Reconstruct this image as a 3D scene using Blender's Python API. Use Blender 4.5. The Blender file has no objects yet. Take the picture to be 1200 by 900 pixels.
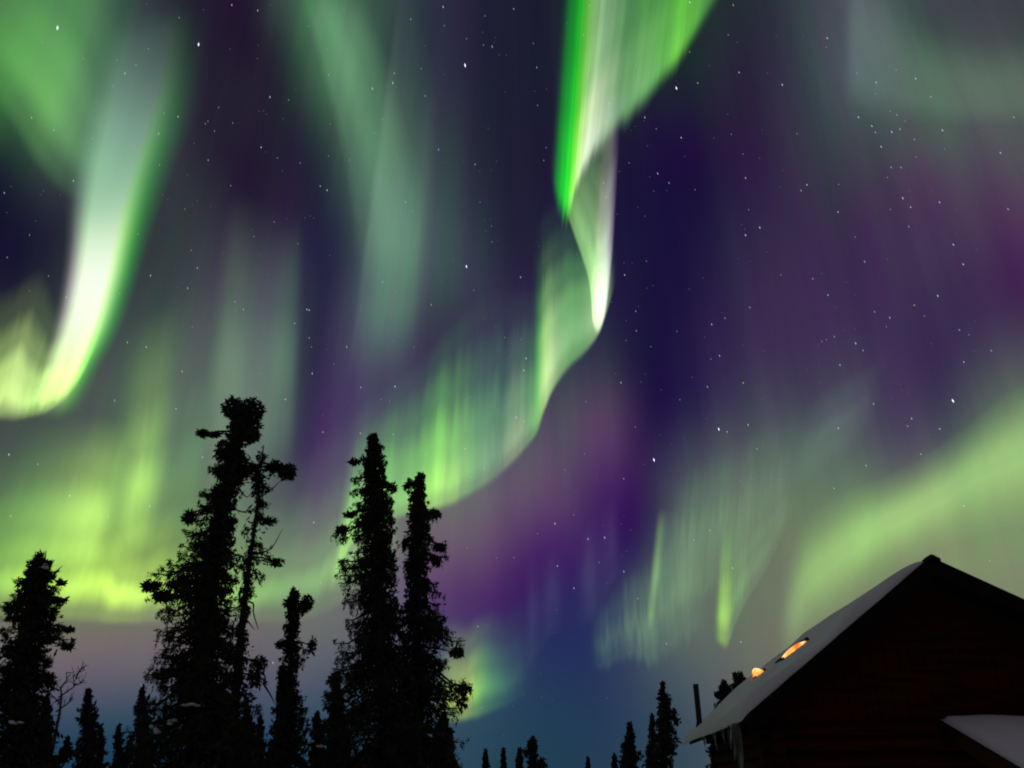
import bpy, bmesh, math, random
import numpy as np
from mathutils import Vector

C = bpy.context.scene.collection
S = bpy.context.scene
R = math.radians

# ------------------------------------------------------------------ camera
EYE = Vector((0, 0, 1.6))
PITCH, FOC = R(27.4), 927.0            # FOC: focal length in units of a 1200-wide frame
cam = bpy.data.cameras.new('camera')
cam.sensor_width = 36
cam.lens = FOC / 1200 * 36
cam.clip_start, cam.clip_end = 0.1, 400000
cam.dof.use_dof = True
cam.dof.focus_distance = 60000
cam.dof.aperture_fstop = 1.8
camo = bpy.data.objects.new('camera', cam)
C.objects.link(camo)
camo.location = EYE
camo.rotation_euler = (R(90) + PITCH, 0, 0)
S.camera = camo

# ------------------------------------------------------------------ render look
S.view_settings.view_transform = 'Standard'
S.view_settings.look = 'None'
S.view_settings.exposure = 0
S.view_settings.gamma = 1
S.view_settings.use_curve_mapping = False
S.cycles.transparent_max_bounces = 48
S.cycles.max_bounces = 6
S.cycles.filter_width = 1.9
S.cycles.use_denoising = True


def lin1(v):
    v = v / 255
    return v / 12.92 if v <= .04045 else ((v + .055) / 1.055) ** 2.4


def lin(c):
    return tuple(lin1(v) for v in c)


def nd(nt, t, **kw):
    n = nt.nodes.new(t)
    for k, v in kw.items():
        setattr(n, k, v)
    return n


def mth(nt, op, a, b=None, c=None, clamp=False):
    n = nt.nodes.new('ShaderNodeMath')
    n.operation = op
    n.use_clamp = clamp
    for i, v in enumerate((a, b, c)):
        if v is None:
            continue
        if isinstance(v, (int, float)):
            n.inputs[i].default_value = v
        else:
            nt.links.new(v, n.inputs[i])
    return n.outputs[0]


def ramp(nt, fac, stops, mode='B_SPLINE'):
    n = nt.nodes.new('ShaderNodeValToRGB')
    cr = n.color_ramp
    cr.interpolation = mode
    while len(cr.elements) < len(stops):
        cr.elements.new(0.5)
    for e, (p, c) in zip(cr.elements, sorted(stops, key=lambda s: s[0])):
        e.position = p
        e.color = (c[0], c[1], c[2], 1) if isinstance(c, (tuple, list)) else (c, c, c, 1)
    nt.links.new(fac, n.inputs[0])
    return n.outputs[0]


# ------------------------------------------------------------------ night sky (world)
# Airglow and faint diffuse aurora of the whole sky as a smooth surface over azimuth and elevation.
# One row per 4 degrees of elevation (0 .. 64), one colour per 3 degrees of azimuth (-46.5 .. 46.5).
SKY = """
1c354b 22364c 24374d 25374d 26374e 26374e 27384e 28384e 283950 283a51 263a52 273d52 263e52 2c4357 2e4659 284352 274250 284052 2f4454 314956 434f58 4f545a 56595b 5a5b5c 5a5c5b 5a5b5b 5a5b5b 595b5b 595b5b 595a5b 595a5b 585a5b
3f5168 2f4d66 254b63 214a61 1a495f 194a5d 0d485e 0d465f 0d4a5b 0d495e 184662 224860 29495f 355060 37505f 2a4557 264155 243c56 2c4057 314859 46525c 5c5e61 5f6261 656761 676961 696a62 696c62 6a6d62 6b6e63 6c6f63 6d7163 6f7263
787562 7c7368 7f716d 816f71 836e74 826b76 7f6573 7d6673 7d6b74 736470 6b5f6e 615e6c 575c6b 4c576b 46556a 364962 2a3a5e 262e5d 36415d 4c5660 5c6263 6c6b62 717363 767c64 767e63 768162 767e63 777f63 777f64 777f64 777f65 777f66
4b6c48 507047 547246 577446 597645 5d7946 64804b 647a50 657655 6a765d 6d7563 707667 6d6b6c 695675 4b1067 3f1561 311d59 222d5b 33375e 627265 606e5e 677261 707c63 7a8964 7e8a67 838a6d 7a846a 79846a 7b896a 7d8c6b 7f906b 82956c
464550 484f50 49564f 4b5c4f 4b604e 4b634f 4a614f 4e6451 526456 596560 606367 665e6c 6a626d 706d6f 6e596c 5f4568 430d64 452164 23104f 250d52 667a66 627360 697b60 6d8260 758e63 7f9d66 819b68 82986b 7d9468 7b9267 778f66 718b64
3e5244 425348 434f4a 434c4b 444a4d 4c5553 505e55 516653 57665c 69726e 2b2445 57426d 5a5568 647365 657267 65606c 70596d 564165 411563 301e47 474c5b 5a6761 5a6b5e 637468 525a5e 48475d 4c515c 697e62 657862 5f6d60 576060 4c4a5b
222237 29303c 323e3f 374741 415048 4c5450 515f57 56685c 57645f 68736e 2a2543 4b3a65 46415e 4b5360 4b565f 4c5c5f 43565b 5c5061 674e6b 1c0d42 200d47 3a3551 494d59 433f56 4c485b 453d56 34144f 474158 4b4657 433752 3a1a4b 3c144c
1c1630 1c142d 222233 1c1032 2e373d 364243 43494e 4b5356 505b5a 5a6366 0d0d31 493f60 464a5c 3b2f53 3c3655 372f54 383452 333d4d 303f46 181038 231e41 32264b 3f2f53 423355 403253 3e3252 3c3351 3b284f 3f194e 422450 452452 4c3056
1c0d32 1c0d36 1f1534 100d2d 2a3036 30373a 384041 3f434b 484c56 4e505d 0d0d36 46435e 618775 343044 3a3d4d 39324f 352a4e 302749 2c2746 22193f 1b163c 2b2145 3a2e4e 3f3251 3c2e50 3d2c51 413652 463d54 4c3556 513758 55395a 554d59
324939 110d28 0d0d26 2e303c 30383e 2e323a 363f3f 343442 231131 362d45 180d3c 353a46 5e8771 4c605f 3d4a53 2c2c43 232137 2a2943 25273d 201b3d 1e163c 211a3e 302945 38314a 3a2e4b 3d2f4c 463151 4f3559 4f4457 535558 556559 4d5b54
4c864e 4a874c 416748 4c6d55 4d6856 404d4c 2f2e3b 22182c 262032 2e273d 0d0d30 537263 506b63 425156 343d48 26233a 26223a 25213e 22213b 1f1b3c 1e173d 1c153b 291f41 2e2243 363146 3b4048 414d4a 4d6054 576c5e 53655a 444b4e 3f4049
4b7d4d 4c7e4d 477450 456c54 3a5548 281b36 272431 2c2a38 292b34 1c0d2f 3b4c45 5b8669 303340 39464a 2c313d 242235 232036 232036 222135 241e38 24153d 250d40 2c1f3d 2b1f3b 343143 3c434d 526066 485658 3e4c49 3d3f49 3c3746 3e3c47
4d834d 47744e 466e54 3c5849 2f383d 24152f 282634 220d2c 20122b 3f5e4b 629871 2b323c 313744 313245 2a2b3d 232136 222135 212634 202a32 202c32 212d31 1f2f2d 252c34 2b2b3a 2a263b 3b424b 4a5459 4e555b 434752 3f424c 40424b 3e3b47
49784e 466f53 40604d 364b43 250d35 2b2a38 291e34 261030 476753 639871 354e42 384d47 343d47 2e2c42 28283b 232135 232135 212632 202b31 202d31 222e31 233031 243131 263434 223232 323e41 3e484d 505a60 464e55 434850 3f414b 3f3f4a
477152 41624f 384f45 281f37 2a2837 2a2436 220d2c 323f3d 32453e 395844 3c574a 384c48 313445 2d2d40 292a3b 242235 212131 212631 202a31 202d31 212e31 222f31 233030 253134 283336 212e32 394348 434c51 50595f 454c53 42474f 3f414b
426550 384e44 292438 292537 2a2536 240d2e 2d2f37 364941 3e5c49 42654f 3a5249 364646 2f2b45 2d2e3f 29283b 242234 212131 212632 202931 1f2d31 212d31 222f31 233030 243132 263234 263235 2a3539 3b454a 464f55 505a5f 464d54 41464f
344541 240d34 2a2737 292335 271431 2d3037 364a41 3b5646 43694f 3b5549 384c48 333d46 2e2d43 2c2d3e 28283a 232234 212131 212632 212831 202c31 212d31 222e31 222f31 233030 243132 263235 253134 2a3539 384246 414a4f 4f595f 485056
"""
rows = [[tuple((int(h[i:i + 2], 16) / 255) ** 2.2 for i in (0, 2, 4)) for h in l.split()] for l in SKY.strip().splitlines()]
w = bpy.data.worlds.new('World')
S.world = w
w.use_nodes = True
nt = w.node_tree
nt.nodes.clear()
tc = nd(nt, 'ShaderNodeTexCoord')
sep = nd(nt, 'ShaderNodeSeparateXYZ')
nt.links.new(tc.outputs['Generated'], sep.inputs[0])
sx, sy, sz = sep.outputs
az = mth(nt, 'MULTIPLY', mth(nt, 'ARCTAN2', sx, sy), 180 / math.pi)
el = mth(nt, 'MULTIPLY', mth(nt, 'ARCSINE', sz), 180 / math.pi)
# slow wander so that nothing is ruler-straight
cmb = nd(nt, 'ShaderNodeCombineXYZ')
nt.links.new(mth(nt, 'MULTIPLY', az, .09), cmb.inputs[0])
nt.links.new(mth(nt, 'MULTIPLY', el, .035), cmb.inputs[1])
wn = nd(nt, 'ShaderNodeTexNoise')
wn.inputs['Scale'].default_value = 1
wn.inputs['Detail'].default_value = 3
nt.links.new(cmb.outputs[0], wn.inputs['Vector'])
ws = nd(nt, 'ShaderNodeSeparateColor')
nt.links.new(wn.outputs['Color'], ws.inputs[0])
azw = mth(nt, 'ADD', az, mth(nt, 'MULTIPLY', mth(nt, 'SUBTRACT', ws.outputs[0], .5), 3.0))
elw = mth(nt, 'ADD', el, mth(nt, 'MULTIPLY', mth(nt, 'SUBTRACT', ws.outputs[1], .5), 4.0))
fa = mth(nt, 'DIVIDE', mth(nt, 'ADD', azw, 46.5), 93, clamp=True)
fe = mth(nt, 'DIVIDE', elw, 64, clamp=True)
NR = len(rows)
acc = None
for j, row in enumerate(rows):
    rc = ramp(nt, fa, [(i / (len(row) - 1), c) for i, c in enumerate(row)])
    ks = [k for k in range(j - 2, j + 3) if 0 <= k < NR]
    rw = ramp(nt, fe, [(k / (NR - 1), 1.0 if k == j else 0.0) for k in ks])
    ma = nd(nt, 'ShaderNodeVectorMath', operation='MULTIPLY_ADD')
    nt.links.new(rc, ma.inputs[0])
    nt.links.new(rw, ma.inputs[1])
    if acc is not None:
        nt.links.new(acc, ma.inputs[2])
    acc = ma.outputs[0]
# faint tall rays running up towards the magnetic zenith
cr_ = nd(nt, 'ShaderNodeCombineXYZ')
nt.links.new(mth(nt, 'MULTIPLY', az, .42), cr_.inputs[0])
nt.links.new(mth(nt, 'MULTIPLY', el, .03), cr_.inputs[1])
rn = nd(nt, 'ShaderNodeTexNoise')
rn.inputs['Scale'].default_value = 1
rn.inputs['Detail'].default_value = 4
rn.inputs['Roughness'].default_value = .55
nt.links.new(cr_.outputs[0], rn.inputs['Vector'])
rs = nd(nt, 'ShaderNodeSeparateColor')
nt.links.new(rn.outputs['Color'], rs.inputs[0])
rays = nd(nt, 'ShaderNodeCombineXYZ')
calm = mth(nt, 'MULTIPLY_ADD', el, .045, -.1, clamp=True)
for k, (src, amp) in enumerate(((rs.outputs[0], .75), (rs.outputs[2], .95), (rs.outputs[0], .45))):
    v = mth(nt, 'ADD', mth(nt, 'MULTIPLY', mth(nt, 'MULTIPLY', mth(nt, 'SUBTRACT', src, .5), amp), calm), 1.0)
    nt.links.new(v, rays.inputs[k])
mul = nd(nt, 'ShaderNodeVectorMath', operation='MULTIPLY')
nt.links.new(acc, mul.inputs[0])
nt.links.new(rays.outputs[0], mul.inputs[1])
# the sky behind the photographer has no aurora: it falls to a dark violet, paler overhead
front = mth(nt, 'MULTIPLY_ADD', sy, 2.2, -.25, clamp=True)
mixb = nd(nt, 'ShaderNodeMix', data_type='RGBA')
nt.links.new(front, mixb.inputs[0])
dim = ramp(nt, sz, [(0, (.014, .011, .015)), (.45, (.045, .040, .048)), (1, (.15, .135, .155))], 'LINEAR')
nt.links.new(dim, mixb.inputs[6])
nt.links.new(mul.outputs[0], mixb.inputs[7])
bg = nd(nt, 'ShaderNodeBackground')
nt.links.new(mixb.outputs[2], bg.inputs[0])
bg.inputs[1].default_value = 1.0
wo = nd(nt, 'ShaderNodeOutputWorld')
nt.links.new(bg.outputs[0], wo.inputs[0])

# ------------------------------------------------------------------ helpers


def ray(px, py):
    a, b = (px - 600) / FOC, (450 - py) / FOC
    return Vector((a, math.cos(PITCH) - b * math.sin(PITCH), math.sin(PITCH) + b * math.cos(PITCH)))


def at(px, py, Y):
    d = ray(px, py)
    return EYE + d * (Y / d.y)


def tag(o, label=None, cat=None, group=None, kind=None):
    for k, v in (('label', label), ('category', cat), ('group', group), ('kind', kind)):
        if v:
            o[k] = v
    return o


def empty(name, loc, rz=0):
    o = bpy.data.objects.new(name, None)
    C.objects.link(o)
    o.location = loc
    o.rotation_euler = (0, 0, rz)
    return o


def mesh_obj(name, verts, faces, mat=None, parent=None, smooth=False):
    me = bpy.data.meshes.new(name)
    me.from_pydata([tuple(v) for v in verts], [], faces)
    me.update()
    if smooth:
        me.polygons.foreach_set('use_smooth', [True] * len(me.polygons))
    o = bpy.data.objects.new(name, me)
    C.objects.link(o)
    if mat:
        me.materials.append(mat)
    if parent:
        o.parent = parent
    return o


def quads_obj(name, V, mat, parent):
    """V: (n, 4, 3) array of quads"""
    n = len(V)
    me = bpy.data.meshes.new(name)
    me.vertices.add(n * 4)
    me.vertices.foreach_set('co', np.ascontiguousarray(V, dtype=np.float32).reshape(-1))
    me.loops.add(n * 4)
    me.loops.foreach_set('vertex_index', np.arange(n * 4, dtype=np.int32))
    me.polygons.add(n)
    me.polygons.foreach_set('loop_start', np.arange(0, n * 4, 4, dtype=np.int32))
    me.update()
    me.validate()
    o = bpy.data.objects.new(name, me)
    C.objects.link(o)
    me.materials.append(mat)
    o.parent = parent
    return o


# ------------------------------------------------------------------ aurora curtains
ZEN = (640, -1300)                     # where the rays run together


def catmull(P, n):
    P = np.array(P, float)
    t = np.linspace(0, len(P) - 1, n)
    i = np.minimum(t.astype(int), len(P) - 2)
    f = (t - i)[:, None]
    g = lambda k: P[np.clip(i + k, 0, len(P) - 1)]
    p0, p1, p2, p3 = g(-1), g(0), g(1), g(2)
    p0 = np.where((i == 0)[:, None], 2 * p1 - p2, p0)
    p3 = np.where((i == len(P) - 2)[:, None], 2 * p2 - p1, p3)
    return .5 * (2 * p1 + (p2 - p0) * f + (2 * p0 - 5 * p1 + 4 * p2 - p3) * f * f + (3 * p1 - p0 - 3 * p2 + p3) * f ** 3)


def curtain_mat(stops, prof, streak, sfreq, edge, seed, ragged, soft):
    m = bpy.data.materials.new('aurora_light')
    m.use_nodes = True
    t = m.node_tree
    t.nodes.clear()
    uv = nd(t, 'ShaderNodeUVMap')
    sp = nd(t, 'ShaderNodeSeparateXYZ')
    t.links.new(uv.outputs[0], sp.inputs[0])
    u, v = sp.outputs[0], sp.outputs[1]
    cb = nd(t, 'ShaderNodeCombineXYZ')
    t.links.new(mth(t, 'MULTIPLY', u, sfreq), cb.inputs[0])
    t.links.new(mth(t, 'MULTIPLY', v, .8), cb.inputs[1])
    cb.inputs[2].default_value = seed * 3.7
    n1 = nd(t, 'ShaderNodeTexNoise')
    n1.inputs['Scale'].default_value = 1
    n1.inputs['Detail'].default_value = 3
    n1.inputs['Roughness'].default_value = .5
    t.links.new(cb.outputs[0], n1.inputs['Vector'])
    sc = nd(t, 'ShaderNodeSeparateColor')
    t.links.new(n1.outputs['Color'], sc.inputs[0])
    # ray heights differ along the curtain; the very foot stays put
    lift = mth(t, 'MULTIPLY', mth(t, 'SUBTRACT', sc.outputs[1], .5), edge)
    v2 = mth(t, 'ADD', v, mth(t, 'MULTIPLY', lift, mth(t, 'MULTIPLY', mth(t, 'MULTIPLY', v, 3.0), mth(t, 'SUBTRACT', 1.0, v))), clamp=True)
    a = ramp(t, u, stops)
    b = ramp(t, v2, prof, soft)
    rag = mth(t, 'MULTIPLY', sc.outputs[2], ragged)
    e0 = ramp(t, mth(t, 'SUBTRACT', v, rag, clamp=True), [(0, 0.0), (.045 + ragged * .5, 1.0), (.9, 1.0), (1, 0.0)], 'EASE')
    k = mth(t, 'MULTIPLY_ADD', mth(t, 'SUBTRACT', sc.outputs[0], .5), streak, 1.0)
    d = 1.2 / (len(stops) - 1)
    ends = ramp(t, u, [(0, float(sum(stops[0][1]) > 0)), (d, 1.0), (1 - d, 1.0), (1, float(sum(stops[-1][1]) > 0))], 'EASE')
    k = mth(t, 'MULTIPLY', k, ends)
    k = mth(t, 'MAXIMUM', mth(t, 'MULTIPLY', k, e0), 0.0)
    mv = nd(t, 'ShaderNodeVectorMath', operation='MULTIPLY')
    t.links.new(a, mv.inputs[0])
    t.links.new(b, mv.inputs[1])
    em = nd(t, 'ShaderNodeEmission')
    t.links.new(mv.outputs[0], em.inputs[0])
    t.links.new(k, em.inputs[1])
    tr = nd(t, 'ShaderNodeBsdfTransparent')
    ad = nd(t, 'ShaderNodeAddShader')
    t.links.new(em.outputs[0], ad.inputs[0])
    t.links.new(tr.outputs[0], ad.inputs[1])
    o = nd(t, 'ShaderNodeOutputMaterial')
    t.links.new(ad.outputs[0], o.inputs[0])
    m.cycles.emission_sampling = 'NONE'
    return m


N_CURT = [0]


def curtain(label, st, prof, streak=.5, sfreq=8, edge=.25, ragged=.0, soft='EASE', alt=4000):
    """st: stations (foot x, foot y, top x or None, top y, colour). Each foot hangs at altitude alt."""
    N_CURT[0] += 1
    n = 12 * (len(st) - 1) + 1
    foot = catmull([(s[0], s[1]) for s in st], n)
    tops = []
    for s in st:
        if s[2] is None:
            f = (s[1] - s[3]) / (s[1] - ZEN[1])
            tops.append((s[0] + (ZEN[0] - s[0]) * f, s[3]))
        else:
            tops.append((s[2], s[3]))
    top = catmull(tops, n)
    verts, faces, uvs = [], [], []
    NV = 6
    for i in range(n):
        d = ray(*foot[i]).normalized()
        P = EYE + d * (alt / max(d.z, .06))
        e = ray(*top[i]).normalized()
        Q = EYE + e * (P - EYE).length * 1.18
        for j in range(NV + 1):
            verts.append(P.lerp(Q, j / NV))
            uvs.append((i / (n - 1), j / NV))
    for i in range(n - 1):
        for j in range(NV):
            a = i * (NV + 1) + j
            faces.append((a, a + NV + 1, a + NV + 2, a + 1))
    stops = [(i / (len(st) - 1), lin(s[4])) for i, s in enumerate(st)]
    m = curtain_mat(stops, prof, streak, sfreq, edge, N_CURT[0], ragged, soft)
    o = mesh_obj('aurora_curtain', verts, faces, m, smooth=True)
    ul = o.data.uv_layers.new(name='UVMap')
    for l in o.data.loops:
        ul.data[l.index].uv = uvs[l.vertex_index]
    tag(o, label, 'aurora', 'curtains of northern lights in the sky')
    return o


K = (0, 0, 0)
# the band at far left: foot, white core, green edge
curtain('brightest aurora band with a white core, at the far left edge of the sky',
        [(14, 494, 92, 504, K), (28, 464, 104, 474, (100, 140, 70)), (46, 425, 120, 434, (205, 235, 160)), (60, 375, 145, 387, (246, 255, 226)), (69, 325, 164, 332, (250, 255, 238)),
         (73, 285, 178, 285, (214, 242, 200)), (73, 250, 194, 240, (160, 202, 164)), (74, 210, 214, 190, (126, 170, 138)), (80, 165, 236, 140, (106, 136, 120)), (90, 110, 254, 85, (74, 92, 86)),
         (104, 50, 262, 20, (40, 52, 48)), (112, 0, 266, -30, K)],
        [(0, 0), (.06, .02), (.11, (.2, .15, .22)), (.18, (.6, .62, .6)), (.28, (1.25, 1.3, 1.15)), (.39, (1.4, 1.4, 1.35)), (.5, (1.25, 1.35, 1.1)), (.6, (.6, .95, .42)), (.7, (.1, .44, .09)), (.8, (.01, .15, .015)), (.9, (.0, .03, .005)), (1, 0)], .0, 2, .0, .0, 'B_SPLINE')
curtain('fan of lime aurora rays at the foot of the brightest aurora band',
        [(-60, 506, -20, 340, (170, 225, 100)), (-25, 505, 15, 330, (190, 235, 110)), (5, 503, 50, 310, (225, 252, 150)), (26, 499, 66, 350, (180, 230, 115)), (44, 494, 80, 360, (205, 245, 125)), (60, 487, 96, 360, (205, 245, 110)),
         (75, 475, 112, 340, (200, 245, 125)), (87, 460, 124, 330, (140, 220, 80)), (96, 445, 134, 320, (40, 165, 30)), (104, 428, 142, 320, (8, 85, 10)), (112, 412, 150, 320, K)],
        [(0, 0), (.07, .35), (.18, 1), (.32, .8), (.5, .3), (.72, .06), (1, 0)], .5, 13, .4, .05)
curtain('soft green aurora glow hanging in the upper left corner of the sky',
        [(-60, 60, None, -120, K), (-20, 110, None, -110, (60, 110, 40)), (8, 150, None, -90, (78, 132, 58)), (30, 188, None, -60, (96, 150, 72)),
         (52, 216, None, -20, (76, 126, 66)), (72, 234, None, 20, (56, 104, 54)), (92, 244, None, 30, (44, 84, 54)), (112, 250, None, 40, (26, 52, 38)), (132, 254, None, 60, K)],
        [(0, 0), (.1, .35), (.24, 1), (.38, .75), (.6, .3), (1, 0)], .3, 4, .1)
# tall diffuse column
curtain('tall dim grey green aurora column above the twin spruces',
        [(398, 470, None, -60, K), (408, 460, None, -40, (64, 77, 65)), (420, 455, None, -40, (50, 73, 54)), (436, 450, None, -20, (50, 75, 52)),
         (455, 440, None, 20, (50, 77, 52)), (478, 420, None, 60, (49, 70, 52)), (500, 400, None, 100, K)],
        [(0, 0), (.2, .5), (.38, 1), (.6, .7), (1, 0)], .5, 5, .2)
curtain('dim green aurora streak running down from the top edge towards the tall column',
        [(344, -30, 420, -30, K), (356, 20, 440, 20, (64, 96, 63)), (372, 80, 460, 70, (60, 95, 61)), (390, 150, 480, 140, (54, 84, 58)),
         (404, 220, 500, 215, (54, 77, 58)), (411, 290, 500, 290, (49, 65, 54)), (410, 360, 480, 360, K)],
        [(0, 0), (.14, .6), (.34, 1), (.6, .55), (1, 0)], .3, 5, .1)
# the S-shaped ribbon
curtain('upper fold of the winding aurora ribbon with a vivid green edge',
        [(874, -38, 926, -360, K), (846, 12, 888, -330, (20, 64, 30)), (815, 62, 861, -300, (70, 142, 54)), (789, 106, 833, -270, (112, 206, 58)), (765, 136, 807, -240, (92, 165, 80)), (742, 160, 786, -220, (120, 178, 105)),
         (719, 182, 765, -190, (95, 145, 95)), (700, 202, 746, -170, (165, 195, 155)), (684, 224, 726, -150, (225, 232, 210)), (674, 248, 710, -130, (205, 228, 160)),
         (667, 274, 697, -110, (140, 232, 44)), (661, 286, 689, -100, (22, 238, 8)), (655, 278, 680, -90, (4, 205, 4)), (648, 256, 670, -80, (3, 90, 12)), (641, 227, 660, -70, K)],
        [(0, 0), (.05, (.3, .3, .36)), (.15, (1.05, 1.05, 1.05)), (.26, (.85, .95, .75)), (.42, (.42, .66, .4)), (.6, (.3, .5, .3)), (1, (.18, .3, .18))], .9, 24, .12, .08)
curtain('middle fold of the winding aurora ribbon with a pale lilac right edge',
        [(660, 250, 680, 100, K), (666, 264, 686, 100, (100, 160, 70)), (674, 288, 692, 100, (130, 180, 105)), (682, 312, 698, 100, (136, 186, 112)), (689, 336, 704, 100, (140, 190, 115)), (692, 362, 709, 100, (160, 205, 130)), (694, 388, 713, 100, (215, 240, 180)),
         (700, 400, 717, 100, (235, 250, 215)), (707, 386, 721, 90, (225, 232, 215)), (712, 356, 725, 90, (165, 150, 175)), (716, 322, 729, 90, (62, 44, 82)), (720, 290, 733, 90, K)],
        [(0, 0), (.05, .8), (.15, 1), (.3, .62), (.5, .34), (.68, .14), (1, 0)], .25, 8, .1, .02)
curtain('lower fold of the winding aurora ribbon with a bright left edge',
        [(724, 330, None, 200, K), (714, 364, None, 200, (120, 150, 110)), (707, 385, None, 200, (195, 225, 175)), (698, 406, None, 200, (165, 205, 135)), (684, 424, None, 190, (120, 180, 105)), (668, 440, None, 190, (120, 180, 100)),
         (655, 456, None, 190, (150, 195, 125)), (645, 474, None, 200, (200, 232, 155)), (637, 494, None, 200, (195, 240, 130)), (631, 512, None, 200, (90, 175, 60)), (626, 522, None, 200, (15, 85, 25)), (619, 530, None, 210, K)],
        [(0, 0), (.05, (.6, .65, .55)), (.15, (1, 1, 1)), (.3, (.62, .78, .62)), (.44, (.24, .36, .28)), (.58, (.06, .1, .08)), (.72, (.01, .02, .015)), (.85, 0), (1, 0)], .3, 9, .2, .02)
curtain('tail of the winding aurora ribbon sloping down behind the twin spruces',
        [(638, 500, None, 330, K), (628, 518, None, 330, (113, 170, 85)), (616, 534, None, 330, (91, 136, 85)), (602, 550, None, 330, (148, 170, 125)), (586, 566, None, 330, (79, 131, 85)), (568, 580, None, 330, (95, 141, 91)),
         (548, 592, None, 340, (88, 153, 79)), (526, 602, None, 360, (153, 216, 91)), (505, 608, None, 380, (153, 233, 79)), (480, 612, None, 410, (113, 188, 74)), (455, 618, None, 430, (98, 165, 66)), (430, 630, None, 450, (119, 188, 75)), (408, 652, None, 460, (136, 205, 79)), (394, 684, None, 470, (102, 159, 63)), (380, 712, None, 480, K)],
        [(0, 0), (.06, (.6, .58, .52)), (.14, (1, 1, .9)), (.3, (.55, .72, .58)), (.55, (.14, .24, .19)), (.8, (.02, .045, .035)), (1, 0)], .9, 24, .3, .02)
# bank over the left trees
curtain('yellow green aurora bank low over the spruces at the left',
        [(-80, 728, None, 520, (120, 170, 60)), (-20, 728, None, 515, (120, 170, 60)), (40, 732, None, 510, (165, 212, 72)), (90, 736, None, 520, (188, 232, 76)), (140, 738, None, 530, (192, 236, 76)), (200, 736, None, 530, (160, 212, 68)),
         (260, 734, None, 520, (110, 170, 55)), (320, 738, None, 520, (85, 140, 60)), (370, 732, None, 480, (85, 135, 60)), (405, 712, None, 470, (115, 170, 65)), (440, 695, None, 460, (90, 140, 50)), (480, 680, None, 460, K)],
        [(0, 0), (.06, .2), (.17, 1.05), (.27, .5), (.45, .24), (.7, .07), (1, 0)], .9, 13, .4)
curtain('tall lime aurora ray with a soft foot standing left of the forked spruce top',
        [(104, 680, 130, 380, K), (122, 674, 150, 370, (36, 60, 30)), (138, 668, 168, 360, (126, 168, 72)), (152, 664, 186, 350, (170, 216, 92)), (168, 658, 204, 340, (136, 184, 82)), (184, 650, 222, 330, (44, 76, 44)), (202, 640, 240, 320, (66, 104, 60)),
         (222, 625, 260, 310, (64, 100, 62)), (244, 605, 280, 300, K)],
        [(0, 0), (.12, .5), (.26, 1), (.4, .5), (.6, .18), (1, 0)], .35, 7, .2)
curtain('soft lime aurora patch over the pointed spruce at the left edge of the frame',
        [(-70, 690, None, 480, K), (-20, 684, None, 480, (60, 95, 40)), (30, 680, None, 480, (90, 130, 55)), (70, 684, None, 480, (165, 206, 90)), (98, 688, None, 490, (162, 206, 88)), (122, 692, None, 500, K)],
        [(0, 0), (.2, .7), (.36, 1), (.6, .4), (1, 0)], .35, 5, .3)
curtain('two faint grey green aurora rays rising behind the forked spruce top',
        [(218, 620, 250, 230, K), (242, 615, 275, 210, (76, 98, 66)), (262, 610, 292, 210, (78, 98, 70)), (288, 600, 312, 220, (26, 40, 34)), (312, 590, 338, 240, (66, 96, 66)), (334, 580, 352, 240, (58, 90, 62)), (352, 560, 362, 260, K)],
        [(0, 0), (.25, .75), (.42, 1), (.65, .4), (1, 0)], .3, 5, .2)
# arc above the cabin
curtain('broad pale green aurora arc sweeping down to the cabin roof at the right',
        [(912, 822, 900, 716, K), (930, 794, 920, 656, (66, 100, 52)), (952, 754, 942, 606, (98, 142, 66)), (985, 724, 985, 571, (112, 154, 74)), (1022, 684, 1030, 556, (114, 156, 76)), (1064, 662, 1078, 531, (118, 158, 76)),
         (1110, 644, 1128, 496, (112, 150, 76)), (1160, 628, 1178, 456, (116, 152, 76)), (1215, 616, 1235, 426, (110, 146, 74)), (1280, 606, 1300, 406, (100, 140, 70))],
        [(0, 0), (.1, .12), (.22, .45), (.36, 1.0), (.46, 1.12), (.58, .85), (.7, .42), (.85, .12), (1, 0)], .3, 10, .15, .0, 'B_SPLINE')
# rays at the right
curtain('short bright lime aurora ray between the blue sky and the cabin roof',
        [(832, 752, 838, 640, K), (838, 760, 843, 630, (20, 40, 16)), (843, 766, 848, 620, (120, 190, 40)), (848, 770, 853, 610, (150, 205, 60)), (854, 766, 859, 605, (96, 145, 56)), (860, 748, 865, 595, (60, 95, 50)), (868, 728, 873, 585, (78, 114, 60)), (878, 708, 883, 575, (50, 80, 46)),
         (890, 690, 896, 565, (64, 92, 54)), (902, 668, 908, 555, (44, 66, 44)), (914, 640, 920, 545, (48, 70, 46)), (930, 610, 936, 540, K)],
        [(0, 0), (.12, .5), (.26, 1), (.42, .65), (.62, .25), (1, 0)], .8, 18, .35, .05)
curtain('thin leaning aurora ray beside the dark blue gap in the sky',
        [(750, 752, 766, 600, K), (756, 748, 772, 590, (30, 54, 32)), (761, 744, 777, 590, (124, 168, 84)), (767, 739, 783, 590, (46, 70, 46)), (778, 732, 793, 585, (50, 72, 48)), (796, 726, 808, 580, K)],
        [(0, 0), (.14, .5), (.4, 1), (.7, .6), (1, 0)], .2, 5, .1)
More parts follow.
